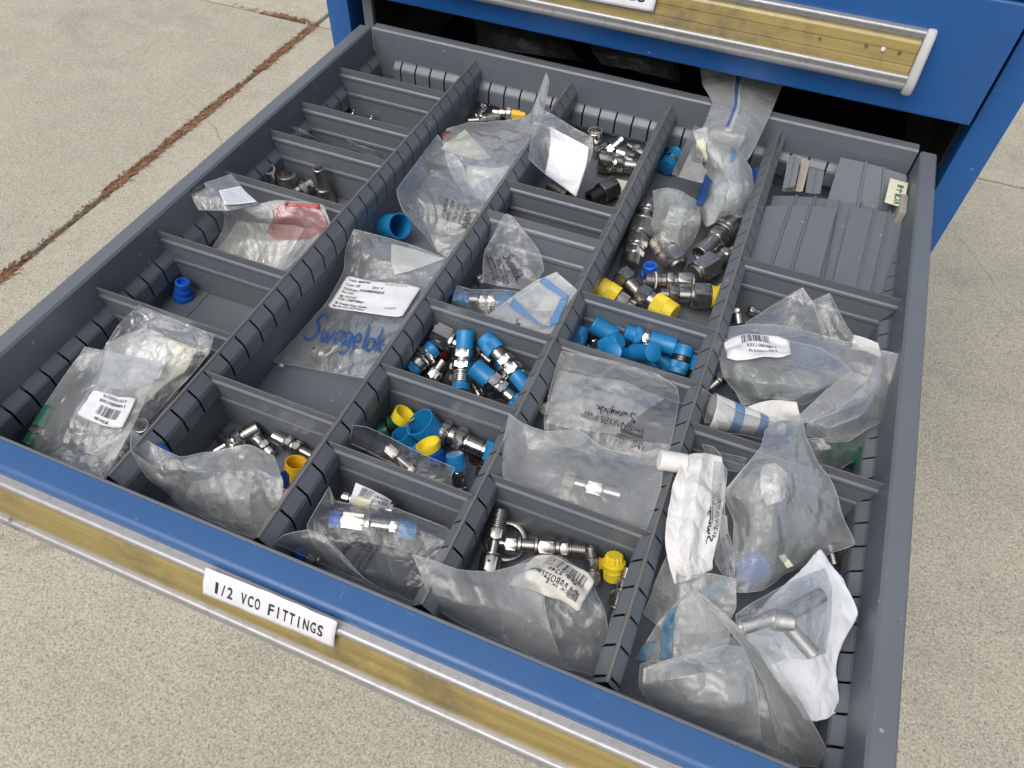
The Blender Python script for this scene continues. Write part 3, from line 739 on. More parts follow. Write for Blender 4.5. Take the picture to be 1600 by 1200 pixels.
# ---- left column
fit('pipe_stub', 'small steel stub hidden low behind the second left divider', 'pipe fitting', (543, 176, -62), (556, 178, -60), [(Y_, 6, 1), (H, 8, .6)], group=GS)
fit('pipe_stub', 'tiny steel nut beside the hidden stub behind the second left divider', 'pipe fitting', (570, 184, -57), (584, 188, -55), [(Y_, 5, 1), (H, 8, .7)], group=GS)
fit('tube_stub', 'short open tube stub standing up, leftmost of the loose tube fittings', 'pipe fitting', (420, 264, -32), (430, 292, -64), [('tubeA', 10, 1)], group=GS, mat='steel2')
fit('threaded_gland', 'wide threaded gland standing open between the two tube stubs', 'pipe fitting', (447, 272, -38), (452, 298, -60), [('thrA', 15, .62), (Y_, 17, .38)], group=GS, mat='steel2')
fit('small_elbow', 'small fitting with two nuts lying beside the tall tube stub', 'pipe fitting', (462, 300, -56), (490, 284, -52), [(Y_, 8, .2), (H, 13, .3), (Y_, 8, .1), (H, 12, .3)], group=GS, mat='steel2')
fit('tube_stub', 'tall thin tube stub with collar, standing in the left column', 'pipe fitting', (497, 262, -22), (510, 312, -66), [('tubeA', 9.5, .6), (Y_, 12, .08), ('cone', 16, .32)], group=GS, mat='steel2')
fit('pipe_plug', 'nut lying partly hidden under the threaded gland', 'pipe fitting', (440, 300, -64), (470, 304, -64), [(H, 10, .5), (Y_, 8, .5)], group=GS, mat='steel2')
b = empty('plastic_plug'); tag(b, 'bright blue flanged plastic plug alone on the drawer floor', 'plug', GC)
A, B = P(285, 440, -48), P(287, 466, -69.5); k_ = depth(A) / F_PX; M4 = frame(B, A); L = (A - B).length
for nm, z0, z1, r in (('flange', 0, .28, 15.5), ('body', .28, .42, 12), ('flange', .42, .60, 12.8), ('body', .6, .72, 10)):
    vs, fs = seg_mesh('flange' if nm == 'flange' else 'cyl', r * k_, L * z0, L * z1, M4); pyd(nm, vs, fs, 'capd', b, 32)
vs, fs = seg_mesh('tubeB', 11 * k_, L * .72, L, M4); pyd('mouth', vs, fs, 'capd', b, 32)

# ---- second column
fit('tube_fitting', 'small steel stub tilted up against the back wall', 'pipe fitting', (743, 184, -62), (756, 165, -45), [(H, 9, .35), (Y_, 6, .4), ('tubeB', 7, .25)], group=GS)
fit('tube_fitting', 'steel union with square body lying at the back of the second column', 'pipe fitting', (731, 189, -62), (782, 186, -60), [('thrA', 6, .35), (H, 9, .65)], group=GS)
fit('capped_fitting', 'steel fitting with a yellow square cap near the back wall', 'pipe fitting', (770, 175, -58), (822, 181, -56), [(T_, 6, .2), (Y_, 7, .2), (H, 10, .18), (H, 9, .42, 'yelo')], group=GS)
fit('stopper', 'open blue vinyl cap lying on its side behind the labelled bag', 'cap', (599, 353, -60), (625, 353, -40), [('cupB', 19.5, 1, 'cap')], group=GC)
fit('steel_union', 'threaded steel union, leftmost behind the front bag', 'pipe fitting', (335, 706, -60), (404, 668, -54), [(T_, 9, .28), (H, 16, .13), (Y_, 11, .05), (H, 18, .17), (Y_, 10, .05), ('thrB', 13, .32)], group=GS)
fit('steel_union', 'steel union pointing at the amber cup', 'pipe fitting', (428, 681, -53), (488, 713, -57), [('thrA', 11, .32), (H, 15, .16), (Y_, 10, .05), (H, 15, .17), (T_, 8, .3)], group=GS)
fit('steel_union', 'small threaded fitting between the two unions behind the front bag', 'pipe fitting', (398, 683, -60), (426, 710, -64), [('thrA', 10, .4), (H, 14, .3), (Y_, 9, .3)], group=GS)
fit('hex_nut', 'loose hex nut under the leftmost steel union', 'pipe fitting', (345, 683, -66), (357, 690, -66), [('hex', 11, 1)], group=GS, mat='steel2')
fit('steel_union', 'short steel fitting peeking out above the front bag', 'pipe fitting', (362, 705, -55), (382, 716, -60), [(H, 12, .6), (Y_, 9, .4)], group=GS)
fit('plastic_cup', 'amber yellow open cup standing beside the second partition', 'cap', (458, 764, -68), (463, 722, -40), [('cupB', 17, 1, 'yelo')], group=GC)

# ---- middle column: back
# ---- middle column: unions under blue caps
U = 'blue capped steel '
fit('steel_nut', 'big plain steel nut at the back left of the blue capped unions', 'pipe fitting', (678, 519, -32), (715, 538, -36), [(H, 21, .74), (Y_, 18, .10), (Y_, 10, .16)], group=GS)
fit('capped_union', 'steel union standing diagonal, its blue cap uppermost in the middle of the bin', 'pipe fitting', (728, 519, -24), (719, 611, -46), [('capA', 14.5, .32, 'cap'), (H, 19.5, .17), (Y_, 14, .03), (H, 20, .15), (Y_, 14, .03), (T_, 13.5, .17), ('capB', 14, .13, 'cap')], group=GB)
fit('capped_union', 'steel union with a ribbed blue cap at its upper left end', 'pipe fitting', (757, 528, -23), (826, 610, -37), [('ribA', 16, .27, 'cap'), (T_, 13, .13), (H, 18, .13), (Y_, 12, .03), (H, 18, .14), ('capB', 12.5, .30, 'cap')], group=GB)
fit('capped_union', 'large steel union lying front right with a smooth blue cap', 'pipe fitting', (741, 573, -34), (813, 634, -48), [('capA', 16, .34, 'cap'), (H, 21, .17), (Y_, 14, .03), (H, 19, .13), (T_, 14, .17), ('ribB', 14, .16, 'cap')], group=GB)
fit('capped_union', 'steel union with round blue cap leaning on the second partition', 'pipe fitting', (678, 543, -38), (639, 581, -46), [('capA', 14, .26, 'cap'), (H, 21, .18), (H, 18, .12), (Y_, 15, .20), ('ribB', 14, .24, 'cap')], group=GB)
fit('steel_union', 'bare threaded fitting between two capped unions', 'pipe fitting', (693, 564, -48), (672, 592, -56), [('thrA', 10, .5), (H, 14, .5)], group=GS)
fit('stopper', 'small dark red cap low between the unions', 'cap', (684, 556, -56), (696, 551, -56), [('flange', 9, 1, 'red')], group=GC)
fit('steel_union', 'threaded steel fitting under the ribbed blue cap', 'pipe fitting', (742, 546, -44), (768, 566, -48), [(H, 11, .4), (T_, 8, .6)], group=GS, mat='steel2')
fit('steel_union', 'threaded stub at the divider below the middle union', 'pipe fitting', (737, 598, -58), (750, 620, -62), [(T_, 9, .6), (Y_, 8, .4)], group=GS, mat='steel2')
fit('steel_nut', 'steel nut half buried left of the middle union', 'pipe fitting', (702, 590, -62), (716, 600, -60), [(H, 16, 1), (Y_, 11, .4)], group=GS, mat='steel2')
fit('steel_nut', 'steel nut buried beneath the large front union', 'pipe fitting', (752, 596, -62), (772, 612, -62), [(H, 15, 1), (Y_, 11, .4)], group=GS, mat='steel2')
fit('stopper', 'small green cap at the right edge of the unions', 'cap', (812, 577, -52), (832, 592, -54), [(T_, 6, .35), ('capB', 10, .65, 'green')], group=GC)
fit('stopper', 'blue cap leaning against the third partition beside the unions', 'cap', (845, 578, -42), (822, 616, -54), [('capA', 11, 1, 'cap')], group=GC)
# ---- middle column: loose caps
fit('stopper', 'yellow ring cap at the back of the loose caps', 'cap', (624, 657, -46), (633, 645, -38), [('cupB', 17, 1, 'yel')], group=GC)
fit('stopper', 'large ribbed blue cup open towards the viewer', 'cap', (680, 683, -56), (655, 659, -36), [('rcupB', 25, 1, 'cap')], group=GC)
fit('stopper', 'smaller open blue cap left of the large ribbed cup', 'cap', (641, 697, -60), (626, 677, -44), [('cupB', 16, 1, 'cap')], group=GC)
fit('stopper', 'long green cap lying behind the small blue cap', 'cap', (604, 661, -56), (636, 654, -56), [('capA', 11, 1, 'green')], group=GC)
fit('stopper', 'dark green cap leftmost among the loose caps', 'cap', (592, 676, -60), (606, 670, -58), [('capA', 13, 1, 'green')], group=GC)
fit('stopper', 'blue cap hidden between the yellow cap and the bag film', 'cap', (640, 702, -60), (652, 700, -60), [('capA', 14, 1, 'cap')], group=GC)
fit('stopper', 'yellow ring cap in front of the large ribbed cup', 'cap', (673, 703, -30), (668, 692, -24), [('cupB', 19.5, 1, 'yel')], group=GC)
fit('stopper', 'bright blue ribbed cap under the front yellow cap', 'cap', (684, 720, -66), (680, 705, -58), [('rcupA', 15, 1, 'capd')], group=GC)
fit('steel_union', 'polished steel union with two big nuts beside the loose caps', 'pipe fitting', (689, 674, -50), (763, 706, -54), [(H, 22, .18), (Y_, 14, .12), (H, 21, .22), (Y_, 14, .06), (T_, 14.5, .30), ('tubeB', 12.5, .12)], group=GS)
fit('plastic_disc', 'dark knurled disc on the bin floor', 'disc', (744, 719, -69), (744, 712, -63), [('gear', 12, 1, 'dsteel')], group=GC)
fit('capped_fitting', 'steel fitting with ribbed blue cap standing at the divider', 'pipe fitting', (710, 709, -38), (719, 772, -66), [('ribA', 15, .38, 'cap'), (H, 14, .20), (Y_, 10, .22), (H, 14, .2)], group=GB)
fit('capped_fitting', 'steel fitting with smooth blue cap against the third partition', 'pipe fitting', (773, 690, -34), (752, 757, -62), [('capA', 11.5, .42, 'cap'), (Y_, 11, .16), (H, 15, .30), (Y_, 10, .12)], group=GB)
fit('steel_union', 'small steel fitting seen through the bag by the loose caps', 'pipe fitting', (604, 700, -50), (648, 738, -58), [(H, 15, .4), (Y_, 7, .4), (H, 9, .2)], group=GS, mat='steel2')
# ---- middle column: front
tf = fit('tagged_fitting', 'steel fitting wrapped in a white barcode tag', 'pipe fitting', (536, 776, -46), (616, 797, -48), [('tubeA', 11, .14), (Y_, 9, .46), (H, 15, .24), (Y_, 13, .16)], group=GS)
fit('bagged_union', 'steel union with one dark blue and one light blue cap inside a bag', 'pipe fitting', (517, 811, -34), (657, 830, -38), [('capA', 14, .10, 'capd'), (Y_, 15, .03, 'capd'), (H, 24, .27), (Y_, 20, .05), (Y_, 11, .20), (H, 16, .11), ('ribB', 15, .21, 'cap'), (Y_, 7, .03, 'rubber')], group=GB)
fit('stopper', 'small blue cap in the front corner of the middle column', 'cap', (462, 858, -52), (476, 868, -56), [('capA', 11, 1, 'capd')], group=GC)
fit('steel_nut', 'steel nut next to the small blue corner cap', 'pipe fitting', (480, 868, -54), (500, 876, -56), [(H, 12, 1), (Y_, 8, .3)], group=GS, mat='steel2')
fit('debris_stick', 'thin brown stick beside the divider foot', 'stick', (618, 799, -52), (688, 821, -52), [(Y_, 2.2, 1, 'brown')])

# ---- middle column, back bin: fittings by the back wall are in the third bin
fit('steel_nut', 'upright steel nut with open bore by the back wall', 'pipe fitting', (930, 204, -40), (929, 228, -62), [('tubeA', 12.5, .5), (H, 13, .5)], group=GS)
fit('tube_stub', 'thin tube stub left of the cross fitting', 'pipe fitting', (928, 238, -58), (946, 228, -56), [('tubeB', 6, 1)], group=GS)
fit('tube_stub', 'tube fitting tilted behind the cross fitting', 'pipe fitting', (950, 238, -56), (974, 217, -42), [(H, 10, .4), (Y_, 7, .35), ('tubeB', 8, .25)], group=GS)
fit('steel_union', 'large steel union lying beside the third partition at the back', 'pipe fitting', (934, 252, -54), (996, 261, -56), [(H, 18, .38), (Y_, 13, .08), (H, 15, .2), ('thrB', 12.5, .34)], group=GS)
fit('steel_union', 'small steel union above the large one, near the back wall', 'pipe fitting', (981, 227, -54), (1008, 243, -54), [(T_, 6, .35), (H, 9, .3), (Y_, 7, .35)], group=GS)
fit('steel_union', 'little tube fitting resting on the large back union', 'pipe fitting', (964, 238, -48), (992, 247, -48), [('tubeA', 8, .5), (H, 9, .5)], group=GS)
fit('steel_union', 'dark hex fitting by the divider in the back bin', 'pipe fitting', (921, 312, -56), (961, 290, -52), [('thrA', 13, .42), (H, 18, .58)], group=GS, mat='dsteel')
fit('pipe_stub', 'dull pipe lying low behind the first middle divider', 'pipe fitting', (858, 290, -62), (886, 306, -62), [(Y_, 9, 1), ('tubeB', 9, .3)], group=GS, mat='dsteel')
paper_thing('small handwritten cream slip beside the dark hex fitting', [[(952, 277, -60), (986, 284, -60)], [(945, 303, -62), (978, 312, -62)]], 'papery', .6)

# ---- fourth column: back and steel pile
fit('capped_fitting', 'blue capped stub lying by the back wall', 'pipe fitting', (1056, 238, -52), (1039, 263, -58), [('capA', 12.5, .42, 'cap'), (Y_, 12, .18), ('capB', 13.5, .40, 'cap')], group=GB)
fit('stopper', 'blue cap peeking out right of the white curled bag', 'cap', (1182, 262, -50), (1186, 280, -60), [('cupA', 14, 1, 'capd')], group=GC)
PL = dict(group=GS, mat='steel2')
fit('steel_union', 'long steel union at the left edge of the pile, along the partition', 'pipe fitting', (1014, 318, -40), (983, 416, -50), [(H, 18, .15), (Y_, 15, .04), (Y_, 11, .12), (Y_, 20, .04), (H, 21, .19), (H, 18, .17), (Y_, 16, .04), (H, 17, .10), (T_, 15, .12)], **PL)
rt = fit('steel_nut', 'double hex nut in the middle of the steel pile', 'pipe fitting', (1028, 374, -44), (1060, 418, -50), [(H, 20, .46), (H, 22, .46), (Y_, 15, .08)], **PL); hole(rt, (1028, 402, -30), 1.4)
fit('steel_union', 'bored steel fitting at the right of the pile under the white bag', 'pipe fitting', (1148, 344, -34), (1093, 398, -44), [(H, 24, .34), (Y_, 20, .05), (H, 18, .22), ('tubeB', 14.5, .39)], **PL)
rt = fit('steel_union', 'steel fitting against the rightmost partition in the pile', 'pipe fitting', (1145, 392, -46), (1084, 430, -52), [('thrA', 9, .13), (H, 14, .14), (Y_, 12, .22), (H, 22, .46), (Y_, 16, .05)], **PL); hole(rt, (1116, 429, -30), 1.4)
fit('stopper', 'small bright blue plug in the steel pile', 'cap', (1015, 434, -58), (1016, 414, -42), [('flange', 14, .4, 'capd'), ('tubeB', 10.5, .6, 'capd')], group=GC)
fit('steel_union', 'steel union with a white ring round its thread', 'pipe fitting', (1007, 438, -46), (1083, 440, -46), [('thrA', 13, .20), (Y_, 14, .03, 'white'), (T_, 12.5, .1), (Y_, 11, .1), (H, 15, .16), (Y_, 10, .06), (H, 16, .30), (Y_, 12, .05)], **PL)
fit('capped_union', 'horizontal steel union ending in a flared yellow cap', 'pipe fitting', (1031, 460, -52), (1128, 464, -50), [('thrA', 10, .13), (H, 15, .14), (Y_, 11, .17), (Y_, 17, .04), (H, 22, .26), ('capA', 17, .12, 'yel'), ('flange', 21, .05, 'yel')], **PL)
fit('steel_union', 'diagonal threaded fitting above the left yellow cap', 'pipe fitting', (968, 428, -46), (1002, 462, -52), [(H, 19, .42), (T_, 13, .58)], **PL)
fit('capped_union', 'steel fitting ending in the yellow cap at the divider', 'pipe fitting', (998, 458, -50), (1054, 492, -50), [(H, 18, .30), (Y_, 14, .15), ('ribB', 18, .55, 'yel')], **PL)
fit('capped_union', 'steel nut with a large yellow cap by the third partition', 'pipe fitting', (934, 449, -44), (988, 484, -54), [('ribA', 20, .52, 'yel'), (H, 18, .30), (Y_, 13, .18)], **PL)
# ---- blue capped bin
BC = dict(group=GB)
fit('capped_fitting', 'upright ribbed blue cap at the left end of the blue bin', 'pipe fitting', (911, 509, -38), (899, 540, -52), [('ribA', 14, 1, 'cap')], **BC)
fit('capped_fitting', 'long smooth blue cap leaning at the back left of the blue bin', 'pipe fitting', (926, 505, -30), (968, 530, -38), [('capA', 14.5, .85, 'cap'), (Y_, 9, .15)], **BC)
fit('capped_fitting', 'ribbed blue cap with its round face turned up, left part of the blue bin', 'pipe fitting', (969, 530, -18), (940, 545, -34), [('ribA', 14.5, .9, 'cap'), (H, 10, .1)], **BC)
fit('capped_union', 'longest blue capped union with a bright square nut in its middle', 'pipe fitting', (976, 518, -24), (1054, 542, -30), [('capA', 12.5, .20, 'cap'), ('ribB', 14, .14, 'cap'), (H, 13.5, .15), ('capB', 14.5, .51, 'cap')], **BC)
fit('capped_fitting', 'smooth blue cap facing right in the middle of the blue bin', 'pipe fitting', (990, 551, -36), (1022, 551, -16), [('capB', 14.5, 1, 'cap')], **BC)
fit('capped_fitting', 'round blue cap face near the divider, left of the middle', 'pipe fitting', (976, 556, -38), (958, 550, -22), [('capB', 13.5, 1, 'cap')], **BC)
fit('capped_fitting', 'blue cap lying along the divider in the blue bin', 'pipe fitting', (990, 562, -54), (1028, 574, -58), [('capA', 12, 1, 'cap')], **BC)
fit('capped_union', 'blue capped union with a dark threaded waist', 'pipe fitting', (1071, 540, -24), (1057, 584, -40), [('capA', 15, .36, 'cap'), (T_, 14, .22, 'dsteel'), ('ribB', 15, .42, 'cap')], **BC)
fit('capped_union', 'narrow blue capped union at the right end of the blue bin', 'pipe fitting', (1093, 556, -30), (1081, 592, -46), [('capA', 11.5, .62, 'cap'), (T_, 10.5, .38, 'dsteel')], **BC)
fit('capped_fitting', 'shaded blue cap low between the middle cap and the waisted union', 'pipe fitting', (1028, 558, -50), (1050, 576, -50), [('capA', 13, 1, 'cap')], **BC)
fit('capped_fitting', 'blue cap pressed to the divider under the ribbed cap', 'pipe fitting', (918, 540, -60), (950, 552, -62), [('capA', 11, 1, 'cap')], **BC)
fit('capped_fitting', 'blue cap half hidden behind the middle cap', 'pipe fitting', (968, 530, -59), (995, 541, -59), [('capA', 13, 1, 'cap')], **BC)
fit('steel_nut', 'bright steel nut between the left blue caps', 'pipe fitting', (924, 526, -51), (932, 537, -49), [(H, 10, 1)], group=GS)

# ---- fourth column: front bin
rt = fit('steel_tee', 'upright steel fitting with thread on top and square vented nut', 'pipe fitting', (782, 797, -38), (763, 896, -52), [('thrA', 13.5, .27), (Y_, 15, .02), (H, 17, .20), (Y_, 8.5, .20), (Y_, 16, .03), (H, 17, .28)], group=GS, mat='steel2'); hole(rt, (764, 876, -28), 2.4)
ring('steel_ring', 'large flat steel ring lying under the fittings', 'ring', (790, 844, -62), 30, 5, 'steel2', Vector((.05, -.1, 1)), .45)
fit('steel_union', 'longest bare steel union, lying across the large ring', 'pipe fitting', (780, 848, -46), (914, 860, -46), [(Y_, 5.5, .06), (H, 17, .15), (Y_, 16, .04), (Y_, 10, .15), (Y_, 18, .035), (H, 18.5, .20), (Y_, 13, .05), (H, 17, .11), (Y_, 11, .02), ('thrB', 12, .16)], group=GS, mat='steel2')
rt = fit('steel_tee', 'short steel fitting with thread up, left of the yellow plug', 'pipe fitting', (922, 853, -40), (928, 915, -58), [('thrA', 10, .28), (H, 12.5, .26), (Y_, 10, .06), (H, 15, .40)], group=GS, mat='steel2')
fit('yellow_plug', 'yellow castellated plug with ribbed body', 'plug', (957, 905, -52), (960, 867, -34), [('ribA', 15, .30, 'yel'), ('flange', 16, .12, 'yel'), ('cyl', 14, .16, 'yel'), ('flange', 19, .16, 'yel'), ('gear', 14, .26, 'yel')], group=GC)
fit('stopper', 'small olive yellow cap left of the castellated plug', 'cap', (932, 879, -52), (944, 882, -52), [('hex', 9.5, 1, 'yelo')], group=GC)
fit('steel_union', 'steel fitting standing along the rightmost partition, thread uppermost', 'pipe fitting', (982, 888, -38), (957, 980, -52), [('thrA', 10, .20), (H, 13, .16), (Y_, 10, .05), (H, 17, .27), (Y_, 17, .04), (Y_, 11, .28)], group=GS, mat='steel2')
# ---- right column
fit('steel_union', 'steel stub leaning on the rightmost partition behind the label bag', 'pipe fitting', (1150, 481, -48), (1154, 506, -58), [(H, 10, .35), (Y_, 9, .65)], group=GS, mat='steel2')
fit('steel_union', 'small nut behind the pointed bag corner in the right column', 'pipe fitting', (1170, 484, -56), (1186, 488, -58), [(H, 8, .6), (Y_, 6, .4)], group=GS, mat='steel2')
fit('steel_union', 'threaded fitting poking out left of the label bag', 'pipe fitting', (1105, 609, -46), (1130, 588, -52), [('thrA', 8, .5), (H, 13, .5)], group=GS, mat='steel2')
fit('steel_union', 'threaded end visible right of the white torn pouch', 'pipe fitting', (1296, 852, -52), (1304, 884, -56), [(Y_, 11, .4), (T_, 9, .6)], group=GS, mat='steel2')

# ------------------------------------------------------------------ left column bags
BG = 'clear plastic parts bags in the drawer'
b = Bag('clear bag lying in the front left bin with white pads showing through', [[(217, 477, 2), (248, 489, -4), (290, 505, -8), (333, 523, 2)], [(185, 508, -22), (232, 522, -10), (285, 540, -10), (326, 552, -10)], [(155, 560, -34), (205, 570, -22), (258, 590, -26), (300, 585, -30)], [(150, 640, -52), (190, 665, -50), (215, 672, -50), (248, 640, -45)]], 'film', 3.5, 40, 2, 4, group=BG)
paper_thing('folded white foil pad inside the front left bags', [[(165, 535, -32), (222, 512, -18), (255, 522, -20)], [(160, 575, -34), (215, 560, -20), (262, 556, -22)], [(150, 600, -42), (200, 610, -34), (250, 590, -30)]], 'paperw', 3.0, 38, 4, 'foil pad', 'foil_pad')
paper_thing('cream paper insert right of the white foil pad', [[(225, 520, -22), (262, 528, -20), (308, 545, -22)], [(215, 600, -34), (245, 590, -34), (290, 580, -34)], [(205, 645, -44), (218, 640, -44), (262, 598, -40)]], 'papery', 1.6, 30, 9, 'paper', 'paper_insert')
fit('capped_union', 'steel union with two green caps inside the left labelled bag', 'pipe fitting', (88, 641, -44), (50, 700, -52), [('capA', 19, .52, 'green'), (H, 18, .20), ('capB', 17, .28, 'green')], group=GS)
ring('steel_washer', 'shiny steel washer in the bag at the leftmost partition', 'washer', (220, 665, -48), 9.5, 3.5, 'steel', Vector((.1, -.3, 1)), .5)
b = Bag('clear bag with a white barcode label, front left corner of the drawer', [[(133, 542, -10), (172, 550, -16), (212, 558, -14), (253, 567, -12)], [(98, 592, -28), (142, 602, -16), (190, 615, -16), (230, 618, -18)], [(62, 645, -38), (110, 665, -28), (158, 675, -26), (205, 672, -26)], [(38, 695, -48), (80, 712, -42), (120, 735, -40), (163, 748, -42)]], 'filmm', 2.6, 36, 1, 4, group=BG)
b.sticker([(123, 649), (193, 670), (214, 623), (147, 609)], off=.0012, wav=.0015)
b.bars([(.30, .28), (.78, .22), (.80, .54), (.33, .58)], seed=2)
b.text('P-CR-1/4X1/2-H', [(.80, .80), (.28, .84), (.28, .94), (.80, .90)]); b.text('P-ABB45103 LXIUE', [(.82, .64), (.24, .68), (.24, .78), (.82, .74)]); b.text('BUSH 300', [(.62, .06), (.32, .10), (.32, .19), (.62, .15)])
b = Bag('flat clear bag with violet print under the front left bags', [[(205, 640, -48), (240, 648, -48), (280, 610, -46)], [(175, 695, -56), (205, 690, -56), (235, 668, -55)], [(160, 748, -62), (182, 742, -62), (205, 700, -60)]], 'film', 1.5, 40, 12, 1, group=BG)
b.print_px('SNCE 70AM', [(176, 738), (206, 686), (212, 690), (182, 742)], 'ink')

b = Bag('zip bag flap with a white printed label and a black corner strip', [[(297, 296, 8), (328, 283, 10), (361, 272, 8)], [(303, 314, 2), (343, 306, 9), (382, 298, 6)], [(311, 328, -4), (358, 329, 2), (404, 317, 2)]], 'film', 1.6, 40, 5, 2, group=BG)
b.sticker([(352, 321), (402, 316), (381, 288), (342, 299)], 'paper', off=.0008)
f_ = b.f
for k in range(7): b.text('SS 8 VCO 4 60 316 NUT ASSY LOT', [(.06, .10 + .12 * k), (.94, .10 + .12 * k), (.94, .16 + .12 * k), (.06, .16 + .12 * k)], 'inkp')
b.sticker([(300, 303), (320, 294), (319, 287), (299, 296)], 'rubber', 'closure_strip', .0012, 6)
b = Bag('large milky zip bag with a red zip strip in the left column', [[(346, 326, -6), (390, 322, -4), (432, 313, 2), (478, 316, 4), (505, 320, 2)], [(352, 340, -24), (400, 342, -14), (440, 340, -8), (485, 340, -8), (516, 350, -8)], [(347, 362, -44), (385, 372, -38), (425, 378, -34), (468, 375, -28), (498, 372, -22)], [(331, 387, -54), (362, 398, -52), (392, 408, -50), (428, 420, -48), (452, 428, -44)]], 'filmm', 2.2, 34, 6, 2, group=BG)
b.sticker([(410, 372), (500, 376), (500, 322), (424, 322)], 'filmr', 'red_zip_panel', .0008, 20, round_=.2)
b.sticker([(446, 323), (500, 327), (500, 320), (448, 316)], 'filmq', 'red_zip_strip', .0014, 12)
paper_thing('pale sheet inside the red zip bag', [[(370, 345, -50), (430, 350, -48), (480, 352, -46)], [(355, 370, -56), (400, 385, -54), (455, 390, -50)], [(338, 388, -58), (385, 404, -58), (440, 424, -56)]], 'labold', 1.2, 30, 5, 'paper', 'paper_insert')
Bag('crumpled clear bag scrap against the left wall near the back', [[(438, 187, -12), (448, 196, -14), (468, 200, -20)], [(440, 204, -28), (462, 208, -24), (490, 214, -30)], [(452, 214, -44), (478, 220, -44), (510, 225, -46)]], 'film', 3.5, 70, 7, 3, 36, group=BG)
Bag('small clear scrap lying behind the third left divider', [[(541, 218, -28), (562, 228, -30), (586, 236, -34)], [(548, 230, -44), (570, 240, -46), (594, 248, -48)]], 'film', 2.5, 70, 8, 2, 32, group=BG)

# ------------------------------------------------------------------ second column bags
b = Bag('crumpled clear bag holding cream and printed paper near the back wall', [[(698, 201, -18), (732, 192, -18), (772, 190, -14), (812, 184, -6), (832, 176, 2)], [(692, 222, -18), (735, 220, -8), (778, 218, -6), (812, 222, -8), (826, 222, -6)], [(700, 262, -26), (738, 262, -16), (770, 268, -14), (795, 268, -12), (808, 262, -10)], [(722, 300, -34), (740, 308, -32), (752, 316, -28), (762, 318, -22), (772, 308, -16)]], 'filmm', 4.0, 38, 11, 4, group=BG)
paper_thing('cream note with a corner towards the leftmost partition', [[(727, 202, -16), (745, 222, -14), (768, 247, -18)], [(689, 231, -22), (718, 242, -20), (746, 250, -22)]], 'papery', 1.2, 30, 5, 'paper', 'paper_note')
b2 = paper_thing('folded white paper with faded violet print in the crumpled bag', [[(730, 258, -22), (768, 262, -20), (805, 258, -18)], [(728, 285, -32), (752, 292, -28), (785, 290, -22)], [(735, 302, -36), (756, 314, -32), (766, 318, -24)]], 'paperw', 1.8, 36, 7, 'paper', 'paper_note')
for k in range(4): b2.print_px(['TORQUE 1 1/4', 'BEFORE USE', 'CLEANED PER', 'SC 10 SPEC'][k], [(740 + 11 * k, 290 - 5 * k), (750 + 11 * k, 308 - 5 * k), (756 + 11 * k, 305 - 5 * k), (746 + 11 * k, 287 - 5 * k)], 'inkp')
ring('red_band', 'thin red loop beside the cream note', 'loop', (700, 214, -20), 8, 1.2, 'red', Vector((.6, -.3, .7)), 1)
b = Bag('clear bag with black printing leaning across the leftmost partition', [[(684, 210, 14), (698, 228, 10), (712, 244, 6), (722, 256, 2)], [(654, 250, 8), (672, 268, 0), (700, 280, -4), (732, 284, -6)], [(620, 296, 6), (650, 312, -8), (700, 322, -12), (757, 322, -6)], [(630, 330, -4), (664, 350, -22), (700, 360, -26), (742, 345, -16)], [(668, 372, -28), (684, 394, -40), (704, 404, -40), (722, 376, -26)]], 'film', 2.4, 34, 12, 3, group=BG, rag=.012)
logo_px(b, [(731, 327), (721, 358), (738, 363), (748, 332)], 'ink', w0=.085)
for k in range(4): b.print_px(['SS-4-VCO-6-600', 'VCO, FITTING', '000123 4510 00', '10032190 1 PC'][k], [(724 - 9 * k, 320 - 3 * k), (715 - 9 * k, 350 - 3 * k), (720 - 9 * k, 352 - 3 * k), (729 - 9 * k, 322 - 3 * k)], 'ink')
b = Bag('large clear bag with order label and blue handwritten style logo', [[(553, 358, -18), (600, 370, -22), (652, 386, -22), (701, 405, -18)], [(540, 388, -30), (585, 402, -24), (635, 415, -26), (692, 428, -22)], [(537, 424, -44), (580, 434, -36), (628, 442, -34), (670, 450, -28)], [(512, 470, -50), (555, 482, -40), (604, 495, -30), (654, 503, -20)], [(470, 518, -58), (520, 530, -44), (572, 543, -34), (622, 551, -20)], [(427, 565, -64), (475, 574, -60), (529, 584, -50), (579, 593, -40)]], 'film', 2.2, 30, 13, 3, 84, group=BG)
b.sticker([(512, 481), (629, 497), (659, 451), (544, 432)], off=.0015, wav=.0012, round_=.05)
b.text('Track: 8003740', [(.05, .84), (.34, .88), (.34, .95), (.05, .91)]); b.text('Cust: US', [(.05, .70), (.24, .73), (.24, .81), (.05, .78)]); b.text('SS-8-VCO-4', [(.52, .90), (.82, .90), (.82, .97), (.52, .97)], 'tan')
b.text('SO/Line: 2920880001/0', [(.05, .58), (.58, .62), (.58, .70), (.05, .66)]); b.text('Qty: 4', [(.40, .74), (.53, .76), (.53, .83), (.40, .81)]); b.text('Part Ref:', [(.05, .48), (.22, .49), (.22, .56), (.05, .55)])
b.text('316 VCO-1/2', [(.06, .34), (.30, .35), (.30, .42), (.06, .41)]); b.text('STEEL COMPONENT', [(.06, .25), (.42, .26), (.42, .33), (.06, .32)]); b.text('316 Stainless Steel, female', [(.06, .12), (.50, .13), (.50, .20), (.06, .19)]); b.text('Nut for 1/2 in. VCO Fitting', [(.06, .03), (.50, .04), (.50, .11), (.06, .10)]); b.text('670022', [(.70, .20), (.86, .20), (.86, .26), (.70, .26)], 'tan')
logo_px(b, [(476, 529), (597, 552), (611, 511), (492, 487)], 'inkb', w0=.062)
b.print_px('®', [(597, 542), (602, 543), (603, 538), (598, 537)], 'inkb')
